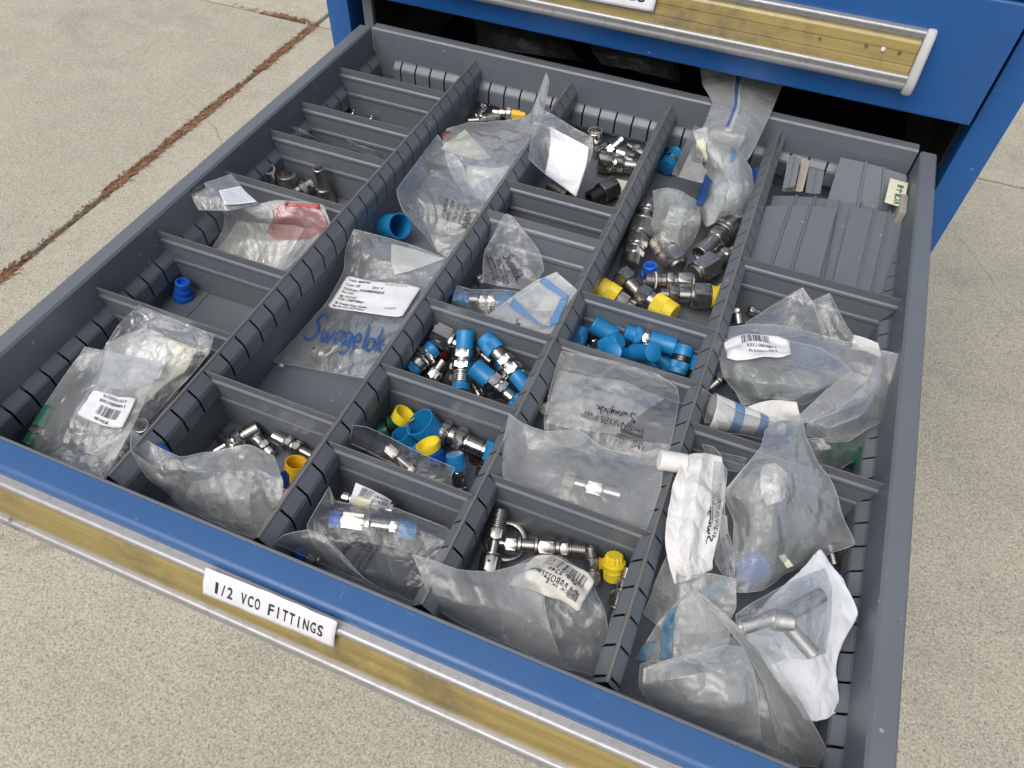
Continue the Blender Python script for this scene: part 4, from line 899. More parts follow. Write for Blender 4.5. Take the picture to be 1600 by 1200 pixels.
b.sticker([(617, 432), (640, 425), (698, 406), (612, 382)], 'filmw', 'folded_flap', .0016, 16, round_=.0)
fit('steel_nut', 'pale nut seen faintly inside the large logo bag', 'pipe fitting', (548, 546, -60), (572, 552, -60), [(H, 20, .5), (Y_, 17, .5)], group=GS, mat='steel2')
fit('steel_nut', 'pale nut at the lower edge inside the large logo bag', 'pipe fitting', (492, 550, -62), (512, 556, -62), [(H, 16, .5), (Y_, 13, .5)], group=GS, mat='steel2')
fit('debris_crumb', 'tiny tan crumb on the floor below the logo bag', 'crumb', (438, 571, -69), (441, 571, -66), [(Y_, 3, 1, 'papery')])
b = Bag('puffy milky bag filling the front bin of the second column', [[(204, 672, 4), (232, 690, -4), (280, 714, -6), (330, 706, -8), (388, 694, -6), (428, 712, -12)], [(205, 705, 2), (245, 730, -10), (300, 738, -6), (355, 735, -6), (402, 732, -8), (442, 752, -14)], [(228, 745, -18), (268, 765, -22), (315, 775, -20), (360, 780, -22), (404, 780, -22), (440, 790, -24)], [(262, 772, -38), (295, 796, -40), (330, 815, -42), (362, 828, -44), (390, 838, -46), (414, 850, -44)]], 'filmm', 5.5, 32, 14, 5, 84, group=BG)
paper_thing('white paper inside the puffy bag', [[(300, 752, -34), (345, 745, -32), (395, 742, -30)], [(290, 780, -42), (340, 790, -40), (390, 785, -38)], [(300, 800, -50), (345, 815, -50), (395, 820, -50)]], 'filmw', 6, 40, 8, 'film wrap', 'film_wrap', 50, .0002, .03)
Bag('strip of blue printed film along the leftmost partition', [[(240, 688, -8), (256, 697, -8), (272, 712, -10)], [(238, 696, -16), (254, 706, -18), (268, 716, -16)]], 'capd', .5, 40, 8, 0, 20, 'plastic strip', None, False, 'film_strip')
Bag('blue edged film corner beside the amber cup', [[(438, 738, -12), (446, 735, -18), (452, 742, -28)], [(440, 762, -16), (448, 764, -24), (453, 760, -32)]], 'capd', .5, 40, 18, 0, 20, 'plastic strip', None, False, 'film_strip')

# ------------------------------------------------------------------ middle column bags
b = Bag('clear zip bag standing up over the second partition with a white sheet', [[(836, 163, 22), (868, 182, 20), (898, 200, 18), (926, 215, 16)], [(832, 196, 14), (862, 212, 12), (892, 226, 10), (926, 238, 6)], [(829, 226, 6), (856, 240, 0), (884, 254, -4), (914, 268, -6)], [(826, 248, 2), (850, 270, -10), (876, 288, -18), (900, 307, -24)]], 'film', 1.8, 30, 15, 2, group=BG)
b2 = paper_thing('white folded sheet inside the standing zip bag', [[(859, 198, 14), (890, 214, 13), (920, 230, 11)], [(860, 225, 4), (886, 240, 3), (916, 258, 0)], [(852, 272, -12), (874, 288, -20), (899, 307, -26)]], 'tape', 1.4, 26, 6)
Bag('narrow standing flap behind the zip bag', [[(853, 114, 50), (856, 120, 48), (858, 127, 46)], [(843, 142, 32), (848, 148, 32), (853, 156, 32)], [(832, 172, 14), (838, 178, 14), (846, 186, 14)], [(818, 198, -8), (824, 204, -8), (834, 210, -8)]], 'filmm', 1.2, 40, 16, 1, 36, group=BG)
b = Bag('pointed clear bag with black printing in the middle column', [[(786, 338, 2), (792, 334, 4), (800, 338, 4), (812, 352, 0)], [(770, 368, -16), (790, 362, -6), (812, 364, -4), (842, 392, -12)], [(757, 395, -26), (784, 398, -14), (816, 402, -14), (850, 422, -22)], [(754, 440, -34), (776, 446, -28), (802, 450, -28), (828, 452, -30)]], 'film', 3.4, 40, 17, 4, group=BG)
logo_px(b, [(786, 402), (806, 440), (819, 432), (799, 395)], 'ink', w0=.085)
for k in range(4): b.print_px(['SS-4-VVCR-1-4', 'VCR, FITTING', '000138 45 052', '1003291 ET8'][k], [(781 - 7 * k, 408 - 2 * k), (793 - 7 * k, 446 - 2 * k), (797 - 7 * k, 444 - 2 * k), (785 - 7 * k, 406 - 2 * k)], 'ink')
fit('steel_nut', 'steel nut half hidden behind the pointed bag', 'pipe fitting', (748, 434, -50), (757, 446, -52), [(H, 12, .5), (Y_, 9, .5)], group=GS, mat='steel2')
fit('capped_union', 'steel union with two blue caps wrapped in film by the divider', 'pipe fitting', (709, 468, -38), (800, 470, -34), [('capA', 14, .27, 'cap'), (T_, 12, .17), (H, 15, .14), (H, 15.5, .16), ('capB', 13, .26, 'cap')], group=GB)
Bag('thin clear film round the blue capped union by the divider', [[(714, 446, -22), (740, 452, -22), (775, 452, -20), (812, 456, -18)], [(707, 470, -26), (742, 466, -18), (775, 468, -16), (808, 474, -18)], [(705, 482, -38), (738, 492, -32), (770, 500, -28), (800, 505, -24)]], 'filmc', 2.2, 45, 18, 2, group=BG)
b = Bag('white pouch bag with blue chevron bands beside the third partition', [[(869, 425, 4), (882, 436, 2), (895, 447, 0), (907, 458, -2)], [(835, 440, -8), (856, 458, -6), (878, 474, -6), (898, 486, -6)], [(802, 462, -14), (828, 482, -10), (852, 498, -8), (884, 508, -8)], [(760, 494, -18), (796, 508, -14), (830, 520, -10), (868, 522, -10)]], 'filmw', 2.0, 28, 19, 2, group=BG)
paper_thing('white tissue inside the chevron pouch', [[(845, 438, -6), (868, 446, -6), (884, 460, -6)], [(806, 466, -16), (836, 480, -14), (866, 492, -12)], [(776, 492, -20), (806, 506, -18), (842, 514, -14)]], 'paperw', 1.6, 36, 12, 'paper', 'tissue')
b.sticker([(796, 479), (846, 510), (862, 512), (803, 466)], 'inkl', 'blue_band', .0012, 16, round_=0)
b.sticker([(843, 441), (885, 470), (889, 463), (850, 432)], 'inkl', 'blue_band', .0012, 16, round_=0)
b.sticker([(858, 512), (872, 505), (887, 466), (875, 469)], 'inkl', 'blue_band', .0013, 16, round_=0)
logo_px(b, [(804, 508), (830, 517), (832, 509), (807, 500)], 'ink', w0=.1, part=2)
b = Bag('thin clear bag corner in front of the loose caps', [[(551, 664, 2), (572, 667, 2), (606, 682, -4), (642, 701, -8), (680, 718, -12), (711, 731, -14)], [(549, 678, -10), (575, 684, -12), (608, 700, -14), (640, 716, -16), (675, 732, -18), (706, 742, -18)], [(545, 692, -22), (575, 705, -24), (608, 722, -24), (640, 738, -24), (672, 752, -24), (702, 764, -24)]], 'filmc', 1.4, 30, 20, 2, group=BG)
logo_px(b, [(648, 736), (632, 727), (636, 719), (652, 728)], 'ink', w0=.13, part=1)
b = Bag('clear bag over the two capped union in the front middle bin', [[(515, 761, -2), (524, 782, -20), (560, 790, -20), (620, 795, -22), (700, 826, -18)], [(480, 820, -12), (520, 806, -10), (580, 806, -8), (650, 822, -10), (705, 850, -16)], [(490, 850, -18), (535, 845, -14), (590, 850, -12), (645, 862, -16), (690, 878, -22)], [(530, 885, -30), (560, 895, -30), (600, 906, -32), (645, 920, -32), (676, 915, -34)], [(590, 910, -44), (610, 922, -46), (632, 935, -46), (645, 940, -46), (662, 925, -44)]], 'filmc', 3.4, 30, 21, 3, 84, group=BG)
logo_px(b, [(562, 840), (528, 872), (536, 880), (570, 848)], 'ink', w0=.10)
for k in range(3): b.print_px(['SS-4-VVCR-6VCO', 'VCR TO VCO FIT', '1032915 ET 02'][k], [(570 + 9 * k, 850 + 3 * k), (548 + 9 * k, 884 + 3 * k), (552 + 9 * k, 887 + 3 * k), (575 + 9 * k, 853 + 3 * k)], 'ink')
b = Bag('clear film fold curling over the front left of the middle column', [[(428, 848, -8), (445, 835, 0), (480, 828, 0), (508, 838, -2), (520, 850, -6)], [(452, 858, -20), (478, 855, -14), (510, 862, -12), (545, 888, -14), (570, 905, -20)], [(500, 880, -38), (530, 892, -34), (560, 905, -32), (590, 920, -34), (618, 932, -40)]], 'film', 2.4, 34, 22, 2, group=BG)
tg = paper_thing('curled white barcode tag wrapped round the fitting in the front bin', [[(556, 754, -24), (578, 764, -22), (600, 775, -24), (613, 783, -30)], [(550, 772, -26), (568, 778, -22), (590, 786, -20), (604, 792, -28)], [(545, 785, -36), (558, 788, -32), (575, 792, -30), (590, 796, -34)]], 'paper', .5, 26, 3)
tg.f = tg.sub([(552, 786), (600, 792), (608, 781), (560, 757)], .0006)
tg.bars([(.08, .45), (.44, .40), (.50, .92), (.14, .95)], seed=8, n=12); tg.text('SS-HC8D-1E', [(.50, .30), (.98, .30), (.98, .48), (.50, .48)]); tg.text('CR-4-VCO', [(.52, .60), (.96, .60), (.96, .76), (.52, .76)])
tg.sticker([(552, 789), (575, 792), (582, 783), (558, 774)], 'papery', 'cream_patch', .0009, 8)

# ------------------------------------------------------------------ fourth column bags
b = Bag('wide clear bag hanging out from under the closed drawer', [[(1092, 92, 20), (1136, 100, 24), (1180, 108, 24), (1228, 122, 20)], [(1098, 132, 20), (1136, 140, 26), (1176, 146, 26), (1216, 148, 20)], [(1113, 160, 20), (1142, 168, 28), (1174, 174, 28), (1203, 180, 20)], [(1098, 200, 14), (1130, 208, 24), (1164, 214, 24), (1186, 216, 14)], [(1080, 235, -8), (1112, 240, -2), (1148, 246, 0), (1172, 244, -2)], [(1060, 276, -38), (1088, 284, -34), (1118, 288, -30), (1140, 284, -30)]], 'filmw', 2.6, 32, 23, 4, 84, group=BG)
b.sticker([(1132, 205), (1142, 206), (1162, 118), (1148, 116)], 'filmw', 'pale_band', .001, 18, round_=0); 
b.sticker([(1133, 200), (1138, 200), (1157, 122), (1150, 121)], 'filmb', 'blue_band', .0022, 18, round_=0)
Bag('milky film panel folded at the back wall left of the hanging bag', [[(1086, 196, 20), (1100, 206, 20), (1116, 214, 18)], [(1066, 235, -16), (1086, 246, -10), (1104, 250, -8)], [(1050, 272, -46), (1076, 281, -44), (1104, 286, -42)]], 'filmm', 1.2, 30, 24, 2, 40, group=BG)
b = Bag('white and blue bag curled over the steel pile', [[(1083, 205, 34), (1104, 198, 38), (1114, 222, 30), (1140, 230, 24), (1160, 242, 10)], [(1090, 228, 24), (1106, 236, 28), (1128, 244, 28), (1154, 254, 22), (1174, 264, 0)], [(1106, 262, -6), (1118, 270, 12), (1138, 280, 22), (1160, 288, 16), (1178, 292, -8)], [(1098, 288, -14), (1112, 302, 2), (1134, 312, 8), (1154, 314, 4), (1174, 314, -16)], [(1088, 314, -26), (1104, 328, -12), (1126, 330, -4), (1148, 332, -8), (1166, 334, -22)], [(1096, 340, -34), (1104, 354, -28), (1116, 348, -20), (1132, 334, -14), (1158, 340, -20)]], 'filmw', 3.4, 36, 25, 4, 84, group=BG)
b.sticker([(1088, 318), (1098, 324), (1114, 284), (1104, 272)], 'inkb', 'blue_band', .0015, 16, round_=0)
b.sticker([(1140, 252), (1144, 254), (1150, 232), (1143, 228)], 'inkl', 'blue_band', .0015, 12, round_=0)
b.sticker([(1103, 263), (1114, 254), (1102, 214), (1086, 222)], 'papery', 'torn_label', .002, 16, wav=.002, round_=.25)
b.text('CLA-M', [(.10, .26), (.18, .10), (.9, .18), (.86, .34)][0:4]); b.bars([(.08, .02), (.9, .04), (.9, .16), (.08, .14)], seed=3)
paper_thing('crumpled white tissue inside the curled bag', [[(1112, 224, 14), (1136, 234, 16), (1160, 252, 6)], [(1116, 262, 6), (1140, 272, 12), (1170, 288, -4)], [(1112, 300, -8), (1134, 306, 0), (1162, 312, -12)]], 'paperw', 4, 40, 13, 'tissue', 'tissue')
fit('stopper', 'blue tinted cap at the tip of the curled bag', 'cap', (1150, 332, -40), (1172, 342, -46), [('capA', 12, 1, 'cap')], group=GC)
fit('stopper', 'large green cap blurred inside the milky bag behind the steel pile', 'cap', (1038, 312, -44), (1084, 330, -44), [('capA', 20, 1, 'green')], group=GC)
b = Bag('milky bag over a green cap behind the steel pile', [[(1020, 298, -22), (1044, 294, -12), (1068, 300, -14), (1092, 317, -26)], [(1022, 326, -28), (1046, 322, -10), (1070, 330, -10), (1094, 342, -24)], [(1014, 350, -38), (1038, 350, -18), (1064, 352, -16), (1094, 352, -30)], [(1018, 372, -50), (1040, 378, -38), (1060, 378, -34), (1086, 372, -42)], [(1040, 388, -56), (1054, 398, -54), (1062, 402, -52), (1072, 392, -54)]], 'filmw', 4.2, 44, 26, 4, group=BG)
b = Bag('clear bag with mirrored black printing lying in the fourth column', [[(877, 549, -8), (922, 556, -6), (975, 568, -6), (1028, 585, -6), (1058, 606, -8)], [(868, 578, -14), (916, 588, -8), (968, 600, -6), (1020, 612, -6), (1061, 625, -8)], [(858, 615, -20), (908, 622, -10), (960, 634, -8), (1012, 645, -6), (1056, 655, -6)], [(850, 655, -26), (900, 665, -16), (950, 678, -12), (1000, 688, -10), (1048, 694, -8)], [(852, 690, -34), (900, 702, -26), (950, 716, -22), (1000, 724, -20), (1040, 730, -16)]], 'film', 3.0, 32, 27, 4, 84, group=BG)
paper_thing('crumpled silvery wrap inside the mirrored print bag', [[(872, 578, -26), (925, 588, -20), (985, 600, -20), (1040, 622, -22)], [(860, 620, -30), (915, 628, -24), (955, 640, -24), (990, 655, -28)], [(852, 660, -38), (895, 670, -32), (935, 675, -32), (965, 680, -36)]], 'filmw', 5, 46, 14, 'film wrap', 'film_wrap')
logo_px(b, [(992, 648), (930, 634), (934, 648), (996, 662)][::1], 'ink', w0=.085)
for k in range(5): b.print_px(['SS-4-WVCO-6-400', '1/4VCO X 1/4 SWGLK WELDED', '0001286808', 'SC462052515', '1 PC'][k], [(1000 + (4 if k else -14), 668 + 9 * k), ((912, 906, 968, 962, 985)[k], (648, 652, 674, 682, 696)[k]), ((914, 908, 970, 964, 987)[k], (643, 647, 669, 677, 691)[k]), (1002 + (4 if k else -14), 662 + 9 * k)], 'ink')
Bag('dim crumpled bag inside the dark cabinet opening', [[(740, 30, -95), (810, 44, -70), (880, 50, -95)], [(745, 48, -95), (820, 62, -60), (890, 70, -90)], [(745, 72, -98), (830, 84, -80), (910, 96, -98)]], 'filmm', 9, 40, 63, 3, 50, group=BG)
Bag('second dim bag inside the dark cabinet opening', [[(920, 60, -95), (990, 72, -70), (1060, 84, -95)], [(926, 80, -92), (1000, 92, -60), (1060, 104, -90)], [(940, 100, -98), (1000, 112, -80), (1064, 128, -98)]], 'filmm', 9, 40, 64, 3, 50, group=BG)
fit('steel_union', 'brassy pale fitting blurred inside the lower milky bag', 'pipe fitting', (880, 750, -46), (970, 775, -44), [(H, 16, .2, 'papery'), (Y_, 12, .2), (H, 18, .3), (Y_, 12, .3)], group=GS)
fit('steel_nut', 'small nut at the third partition beside the mirrored print bag', 'pipe fitting', (852, 622, -42), (862, 616, -44), [(H, 9, .6), (Y_, 7, .4)], group=GS, mat='steel2')
fit('stopper', 'white cap edge between the third partition and the printed bag', 'cap', (848, 640, -40), (858, 636, -42), [('capA', 9, 1, 'white')], group=GC)
b = Bag('large milky bag spread over the front divider of the fourth column', [[(796, 647, 8), (818, 662, 2), (852, 674, 0), (904, 672, 0), (944, 700, -4), (990, 710, -2), (1040, 699, 2)], [(786, 692, 0), (825, 700, -6), (868, 704, -2), (912, 708, 0), (950, 720, 0), (990, 730, 0), (1036, 730, 2)], [(785, 718, -6), (822, 728, -8), (865, 740, 0), (905, 748, 2), (945, 758, 2), (988, 765, 0), (1032, 766, -2)], [(786, 746, -10), (822, 762, -8), (862, 776, -4), (902, 790, -3), (942, 804, -3), (978, 818, -4), (1010, 828, -6)]], 'filmm', 3.0, 30, 28, 5, 90, group=BG)
b = Bag('clear bag flap sweeping across the front of the fourth column', [[(644, 866, 10), (678, 876, 8), (716, 890, 4), (768, 893, 0), (820, 880, -4), (866, 868, -6)], [(656, 892, 6), (696, 905, 4), (740, 915, 2), (790, 918, -2), (832, 922, -6), (850, 936, -8)], [(668, 925, -4), (712, 942, -2), (760, 950, -4), (806, 956, -6), (840, 970, -10), (862, 990, -14)], [(690, 958, -22), (732, 980, -26), (776, 1000, -28), (816, 1018, -30), (850, 1032, -32), (885, 1046, -34)]], 'filmm', 2.6, 30, 29, 3, 84, group=BG)
b = Bag('clear bag with an aged barcode label beside the rightmost partition', [[(800, 885, -18), (838, 868, -14), (875, 868, -14), (904, 888, -16), (924, 912, -20)], [(792, 905, -16), (836, 902, -8), (872, 908, -8), (908, 924, -12), (942, 946, -18)], [(820, 940, -20), (850, 938, -16), (884, 944, -16), (915, 958, -18), (950, 980, -24)], [(862, 990, -28), (884, 988, -26), (908, 994, -26), (928, 1004, -30), (950, 1018, -36)], [(884, 1046, -40), (898, 1048, -42), (914, 1052, -44), (928, 1056, -46), (944, 1058, -48)]], 'film', 3.4, 34, 30, 4, 84, group=BG)
b.sticker([(786, 925), (905, 956), (921, 911), (836, 874)], 'labold', 'sticker', .0018, 28, wav=.005, round_=.06)
b.bars([(.22, .72), (.92, .62), (.90, .86), (.26, .92)], seed=5); b.bars([(.74, .20), (.90, .20), (.90, .44), (.74, .44)], seed=6)
b.text('UHP 2240', [(.80, .52), (.34, .58), (.34, .68), (.80, .62)]); b.text('P-F RBBQ2278N', [(.86, .38), (.18, .42), (.18, .52), (.86, .48)], 'ink'); b.text('P-CR 5K-5', [(.84, .26), (.40, .32), (.40, .40), (.84, .34)])
logo_px(b, [(948, 962), (905, 985), (898, 950), (944, 930)][:0] or [(962, 948), (925, 968), (905, 952), (938, 930)], 'inkt', w0=.14, part=1)

# ------------------------------------------------------------------ right column: spare panels
def panel(label, quad, ribs, th=.0009, notch=0, lab_name='spare_divider', mat='dgrey', rib=.0022):
    """folded spare divider lying loose; ribs run across u at the given shares"""
    q = [P(*p) for p in quad]; nrm = (q[1] - q[0]).cross(q[3] - q[0]).normalized(); nrm = nrm if nrm.z > 0 else -nrm
    us = [0, .015]; hs = [0, 0]
    for r_ in ribs:
        us += [r_ - .022, r_ - .008, r_ + .008, r_ + .022]; hs += [0, rib, rib, -.0004]
    us += [.985, 1]; hs += [0, 0]
    vs = []; m = 8
    for u, h in zip(us, hs):
        for j in range(m + 1):
            v = j / m
            if v == 0 and (u < .02 or u > .98): v = .025
            if v == 1 and (u < .02 or u > .98): v = .975
            p = (q[0] * (1 - u) + q[1] * u) * (1 - v) + (q[3] * (1 - u) + q[2] * u) * v; vs.append(p + nrm * h)
    n = len(us); fs = [(i * (m + 1) + j, (i + 1) * (m + 1) + j, (i + 1) * (m + 1) + j + 1, i * (m + 1) + j + 1) for i in range(n - 1) for j in range(m)]
    o = pyd(lab_name, vs, fs, mat); solid(o, th); return tag(o, label, 'divider', 'spare dividers stacked in the right column')
panel('spare divider lying at the back, its upper edge under the back wall', [(1290, 322, -38), (1418, 345, -38), (1416, 272, -12), (1314, 244, -10)], [.38, .66])
panel('spare divider second from the bottom in the stack', [(1290, 420, -40), (1408, 440, -40), (1412, 330, -34), (1312, 308, -34)], [.35, .62])
panel('short spare divider at the left of the stack, mostly covered', [(1186, 400, -42), (1292, 424, -42), (1318, 312, -34), (1208, 304, -34)], [.33, .60])
panel('top right spare divider with a long straight fold', [(1300, 446, -34), (1391, 462, -34), (1418, 337, -22), (1330, 322, -24)], [.42, .68])
panel('narrow spare divider under the two top ones', [(1262, 434, -38), (1312, 446, -38), (1334, 318, -26), (1292, 310, -26)], [.5])
panel('top left spare divider with two light folds', [(1163, 415, -30), (1278, 440, -30), (1308, 323, -20), (1198, 320, -20)], [.34, .62])
panel('small offcut standing at the back left of the right column', [(1222, 300, -40), (1240, 300, -34), (1252, 244, -16), (1232, 242, -20)], [.5], .0009, 0, 'spare_divider', 'tan', .001)
panel('thin metal strip leaning on the rightmost partition', [(1180, 352, -40), (1184, 356, -48), (1228, 212, -4), (1225, 208, 2)], [.5], .0009, 0, 'spare_divider', 'dgrey', .0004)
panel('short angled offcut with a dark mark by the back wall', [(1222, 296, -26), (1242, 292, -24), (1251, 246, -8), (1233, 242, -10)], [.5], .0009, 0, 'spare_divider', 'dgrey', .0012)
panel('square offcut beside the angled one near the back wall', [(1258, 302, -30), (1281, 304, -30), (1288, 268, -20), (1264, 262, -20)], [.5], .0009, 0, 'spare_divider', 'dgrey', .0012)
panel('upright strip between the two offcuts', [(1242, 300, -36), (1254, 300, -34), (1266, 250, -12), (1254, 246, -14)], [.5], .0009, 0, 'spare_divider', 'tan', .0008)
c_ = paper_thing('cream card with handwritten VCR-1-8 on the spare dividers', [[(1391, 278, -10), (1405, 282, -10), (1419, 286, -10)], [(1382, 316, -14), (1396, 320, -14), (1412, 325, -14)]], 'papery', .25, 20, 4, 'card', 'card', 20, .0008)
c_.print_px('VCR-1-8', [(1404, 322), (1412, 291), (1402, 288), (1394, 319)], 'green')

# ------------------------------------------------------------------ right column: middle bags
Bag('pointed clear bag corner standing behind the label bag', [[(1166, 505, -26), (1202, 480, -14), (1232, 462, 0), (1254, 449, 8)], [(1160, 520, -26), (1205, 505, -14), (1242, 490, -4), (1274, 478, 0)], [(1175, 530, -26), (1215, 528, -18), (1255, 524, -10), (1290, 520, -8)]], 'film', 2.2, 30, 32, 2, group=BG)
Bag('second clear corner overlapping to the right of the pointed one', [[(1270, 470, 2), (1283, 464, 6), (1296, 458, 10)], [(1278, 500, -6), (1296, 498, -2), (1316, 498, 0)], [(1290, 535, -14), (1316, 538, -10), (1342, 540, -8)]], 'filmc', 1.4, 30, 33, 2, 40, group=BG)
Bag('grey green bag spanning the right column behind the label bag', [[(1136, 512, -18), (1180, 506, -14), (1232, 510, -10), (1288, 525, -8), (1345, 540, -6), (1414, 555, 6)], [(1138, 535, -16), (1190, 535, -8), (1240, 540, -6), (1295, 552, -8), (1350, 568, -8), (1396, 585, -4)], [(1150, 560, -20), (1200, 565, -12), (1250, 572, -12), (1300, 585, -14), (1345, 600, -16), (1380, 625, -20)]], 'filmm', 3.2, 30, 34, 3, 84, group=BG)
paper_thing('white paper edge under the clear corner by the right wall', [[(1334, 523, -10), (1352, 528, -10), (1372, 536, -12)], [(1330, 545, -22), (1356, 550, -20), (1378, 560, -22)]], 'paperw', 1, 30, 5)
b = Bag('milky bag with a white barcode label in the right column', [[(1130, 530, -14), (1175, 520, -8), (1225, 530, -4), (1285, 545, -4), (1332, 579, -2)], [(1124, 560, -14), (1170, 562, -2), (1225, 566, 2), (1285, 578, 2), (1330, 582, -2)], [(1132, 590, -20), (1175, 598, -6), (1226, 600, -2), (1280, 605, -2), (1322, 590, -4)], [(1150, 615, -28), (1186, 622, -18), (1226, 624, -14), (1262, 622, -12), (1300, 605, -10)], [(1160, 634, -34), (1186, 628, -30), (1224, 630, -28), (1256, 632, -26), (1284, 615, -20)]], 'filmm', 3.2, 30, 35, 5, 84, group=BG)
b.sticker([(1142, 567), (1236, 562), (1230, 534), (1130, 536)], off=.0022, wav=.003, round_=.12)
b.bars([(.30, .62), (.74, .62), (.74, .92), (.30, .92)], seed=7); b.text('P-ABB45103 LXIUE', [(.80, .40), (.36, .44), (.36, .54), (.80, .50)]); b.text('P-CR-1/4X1/2-H', [(.80, .22), (.38, .26), (.38, .36), (.80, .32)])
logo_px(b, [(1208, 530), (1152, 525), (1153, 518), (1209, 523)], 'inkb', w0=.1)
fit('stopper', 'green cap dim under the milky label bag', 'cap', (1150, 590, -40), (1215, 605, -40), [('capA', 24, 1, 'green')], group=GC)
fit('stopper', 'dark green cap in the bag beside the right wall', 'cap', (1298, 700, -42), (1340, 710, -48), [('capA', 22, 1, 'green')], group=GC)
Bag('clear bag over the dark green cap beside the right wall', [[(1258, 686, -20), (1295, 684, -18), (1340, 676, -24), (1372, 655, -30)], [(1270, 705, -24), (1305, 702, -20), (1340, 700, -28), (1362, 690, -36)], [(1282, 730, -34), (1305, 738, -38), (1330, 722, -42), (1350, 705, -46)]], 'filmc', 2.2, 34, 36, 3, group=BG)
paper_thing('white padded insert below the milky label bag', [[(1168, 635, -26), (1205, 625, -22), (1245, 628, -20)], [(1186, 648, -30), (1215, 640, -28), (1250, 650, -26)], [(1200, 660, -36), (1228, 658, -36), (1250, 662, -34)]], 'paperw', 2.4, 36, 6, 'paper', 'paper_insert')
Bag('folded clear cone pointing left below the label bag', [[(1330, 580, 0), (1350, 588, 2), (1373, 596, 2)], [(1290, 610, -8), (1320, 618, -4), (1345, 628, -4)], [(1250, 648, -18), (1262, 654, -16), (1275, 656, -16)], [(1232, 660, -24), (1236, 663, -24), (1242, 665, -24)]], 'filmm', 2.4, 30, 37, 2, 50, group=BG)
b = Bag('folded milky bag hugging the right wall with a sharp crease', [[(1376, 556, 6), (1386, 560, 2), (1394, 590, -10)], [(1352, 600, 4), (1374, 610, 2), (1392, 640, -18)], [(1310, 640, -6), (1344, 650, 4), (1384, 655, -20)], [(1262, 662, -20), (1300, 668, -6), (1352, 672, -16)], [(1262, 680, -30), (1296, 690, -20), (1324, 690, -24)]], 'filmm', 3.0, 30, 38, 3, 72, group=BG)
# rolled white sheet with blue bands
def roll(label, a, b_, r0, r1, bands):
    A, B = P(*a), P(*b_); k = depth(A) / F_PX; ax = (B - A); L = ax.length; M4 = frame(A, B)
    def f(u, v, o=0.0):
        th = math.pi * (-.55 + 1.75 * v); r = (r0 * (1 - u) + r1 * u) * k * (1 + .12 * v) + o
        return M4 @ Vector((r * math.cos(th), r * math.sin(th), L * u))
    vs, fs = grid(f, 40, 30); o = pyd('rolled_sheet', vs, fs, 'paperw', None, 180); solid(o, .0003)
    for u0, u1 in bands:
        for sg in (.0004, -.0004):
            vs, fs = grid(lambda u, v: f(u0 + (u1 - u0) * u, v, sg), 6, 30); pyd('blue_band', vs, fs, 'inkl', o, 180)
    return tag(o, label, 'rolled sheet')
roll('rolled white sheet with two blue bands at the rightmost partition', (1110, 642, -26), (1225, 672, -34), 27, 9, [(.26, .40), (.62, .74)])
paper_thing('small cream slip inside the rolled sheet', [[(1108, 645, -22), (1132, 655, -26)], [(1112, 655, -28), (1130, 662, -30)]], 'papery', .4)
Bag('clear film sleeve round the rolled sheet', [[(1098, 608, 0), (1120, 622, -4), (1160, 645, -10), (1220, 662, -20)], [(1096, 640, -20), (1120, 655, -18), (1160, 665, -20), (1205, 675, -28)], [(1104, 668, -34), (1130, 676, -32), (1165, 680, -34), (1200, 690, -36)]], 'filmc', 1.4, 30, 39, 2, 48, group=BG)

# ------------------------------------------------------------------ right column: front bags
fit("foam_roll", "white cotton foam roll lying over the rightmost partition", "foam roll", (1030, 718, 8), (1072, 725, 6), [("cyl", 16, 1, "foam")])
Bag('curled clear film strip behind the white printed pouch', [[(1097, 694, 4), (1115, 698, 6), (1127, 712, 4)], [(1104, 712, -4), (1122, 716, 0), (1130, 740, -6)]], 'film', .8, 30, 40, 1, 30, group=BG)
Bag('clear film corner lying behind the front divider', [[(1122, 706, -12), (1145, 711, -12), (1167, 716, -12)], [(1128, 730, -24), (1142, 736, -24), (1158, 736, -24)]], 'filmc', .8, 30, 41, 1, 30, group=BG)
fit('stopper', 'green capped fitting blurred inside the big front bag', 'cap', (1195, 880, -46), (1268, 850, -40), [('capA', 26, .7, 'green'), (Y_, 18, .3)], group=GC)
fit('stopper', 'blue cap blurred inside the big front bag', 'cap', (1150, 900, -46), (1190, 880, -44), [('capA', 24, 1, 'capd')], group=GC)
b = Bag('big milky bag draped over the front divider with a crumpled white tip', [[(1196, 672, 18), (1216, 658, 18), (1254, 657, 14), (1262, 690, 8), (1280, 730, 4)], [(1188, 700, 20), (1210, 700, 24), (1236, 708, 22), (1264, 728, 14), (1296, 745, 2)], [(1150, 745, 8), (1186, 744, 20), (1222, 748, 22), (1262, 762, 10), (1305, 762, -2)], [(1128, 772, 0), (1170, 782, 10), (1214, 790, 12), (1262, 800, 4), (1318, 808, -10)], [(1146, 815, -12), (1176, 830, -4), (1216, 840, 0), (1264, 842, -8), (1336, 850, -18)], [(1146, 880, -26), (1176, 884, -18), (1212, 886, -18), (1254, 878, -22), (1292, 868, -28)], [(1148, 925, -30), (1168, 926, -28), (1192, 922, -28), (1222, 900, -28), (1258, 880, -30)]], 'filmm', 4.2, 28, 42, 5, 96, group=BG)
paper_thing('crumpled white knot of paper at the top of the big front bag', [[(1190, 732, 8), (1212, 724, 16), (1232, 740, 10)], [(1186, 764, 4), (1208, 755, 18), (1230, 762, 8)], [(1198, 790, 0), (1214, 785, 6), (1224, 778, 2)]], 'paperw', 6, 60, 15, 'tissue', 'tissue')
paper_thing('small cream chip label inside the big front bag', [[(1216, 868, -16), (1226, 866, -16)], [(1230, 888, -20), (1240, 884, -20)]], 'papery', .3)
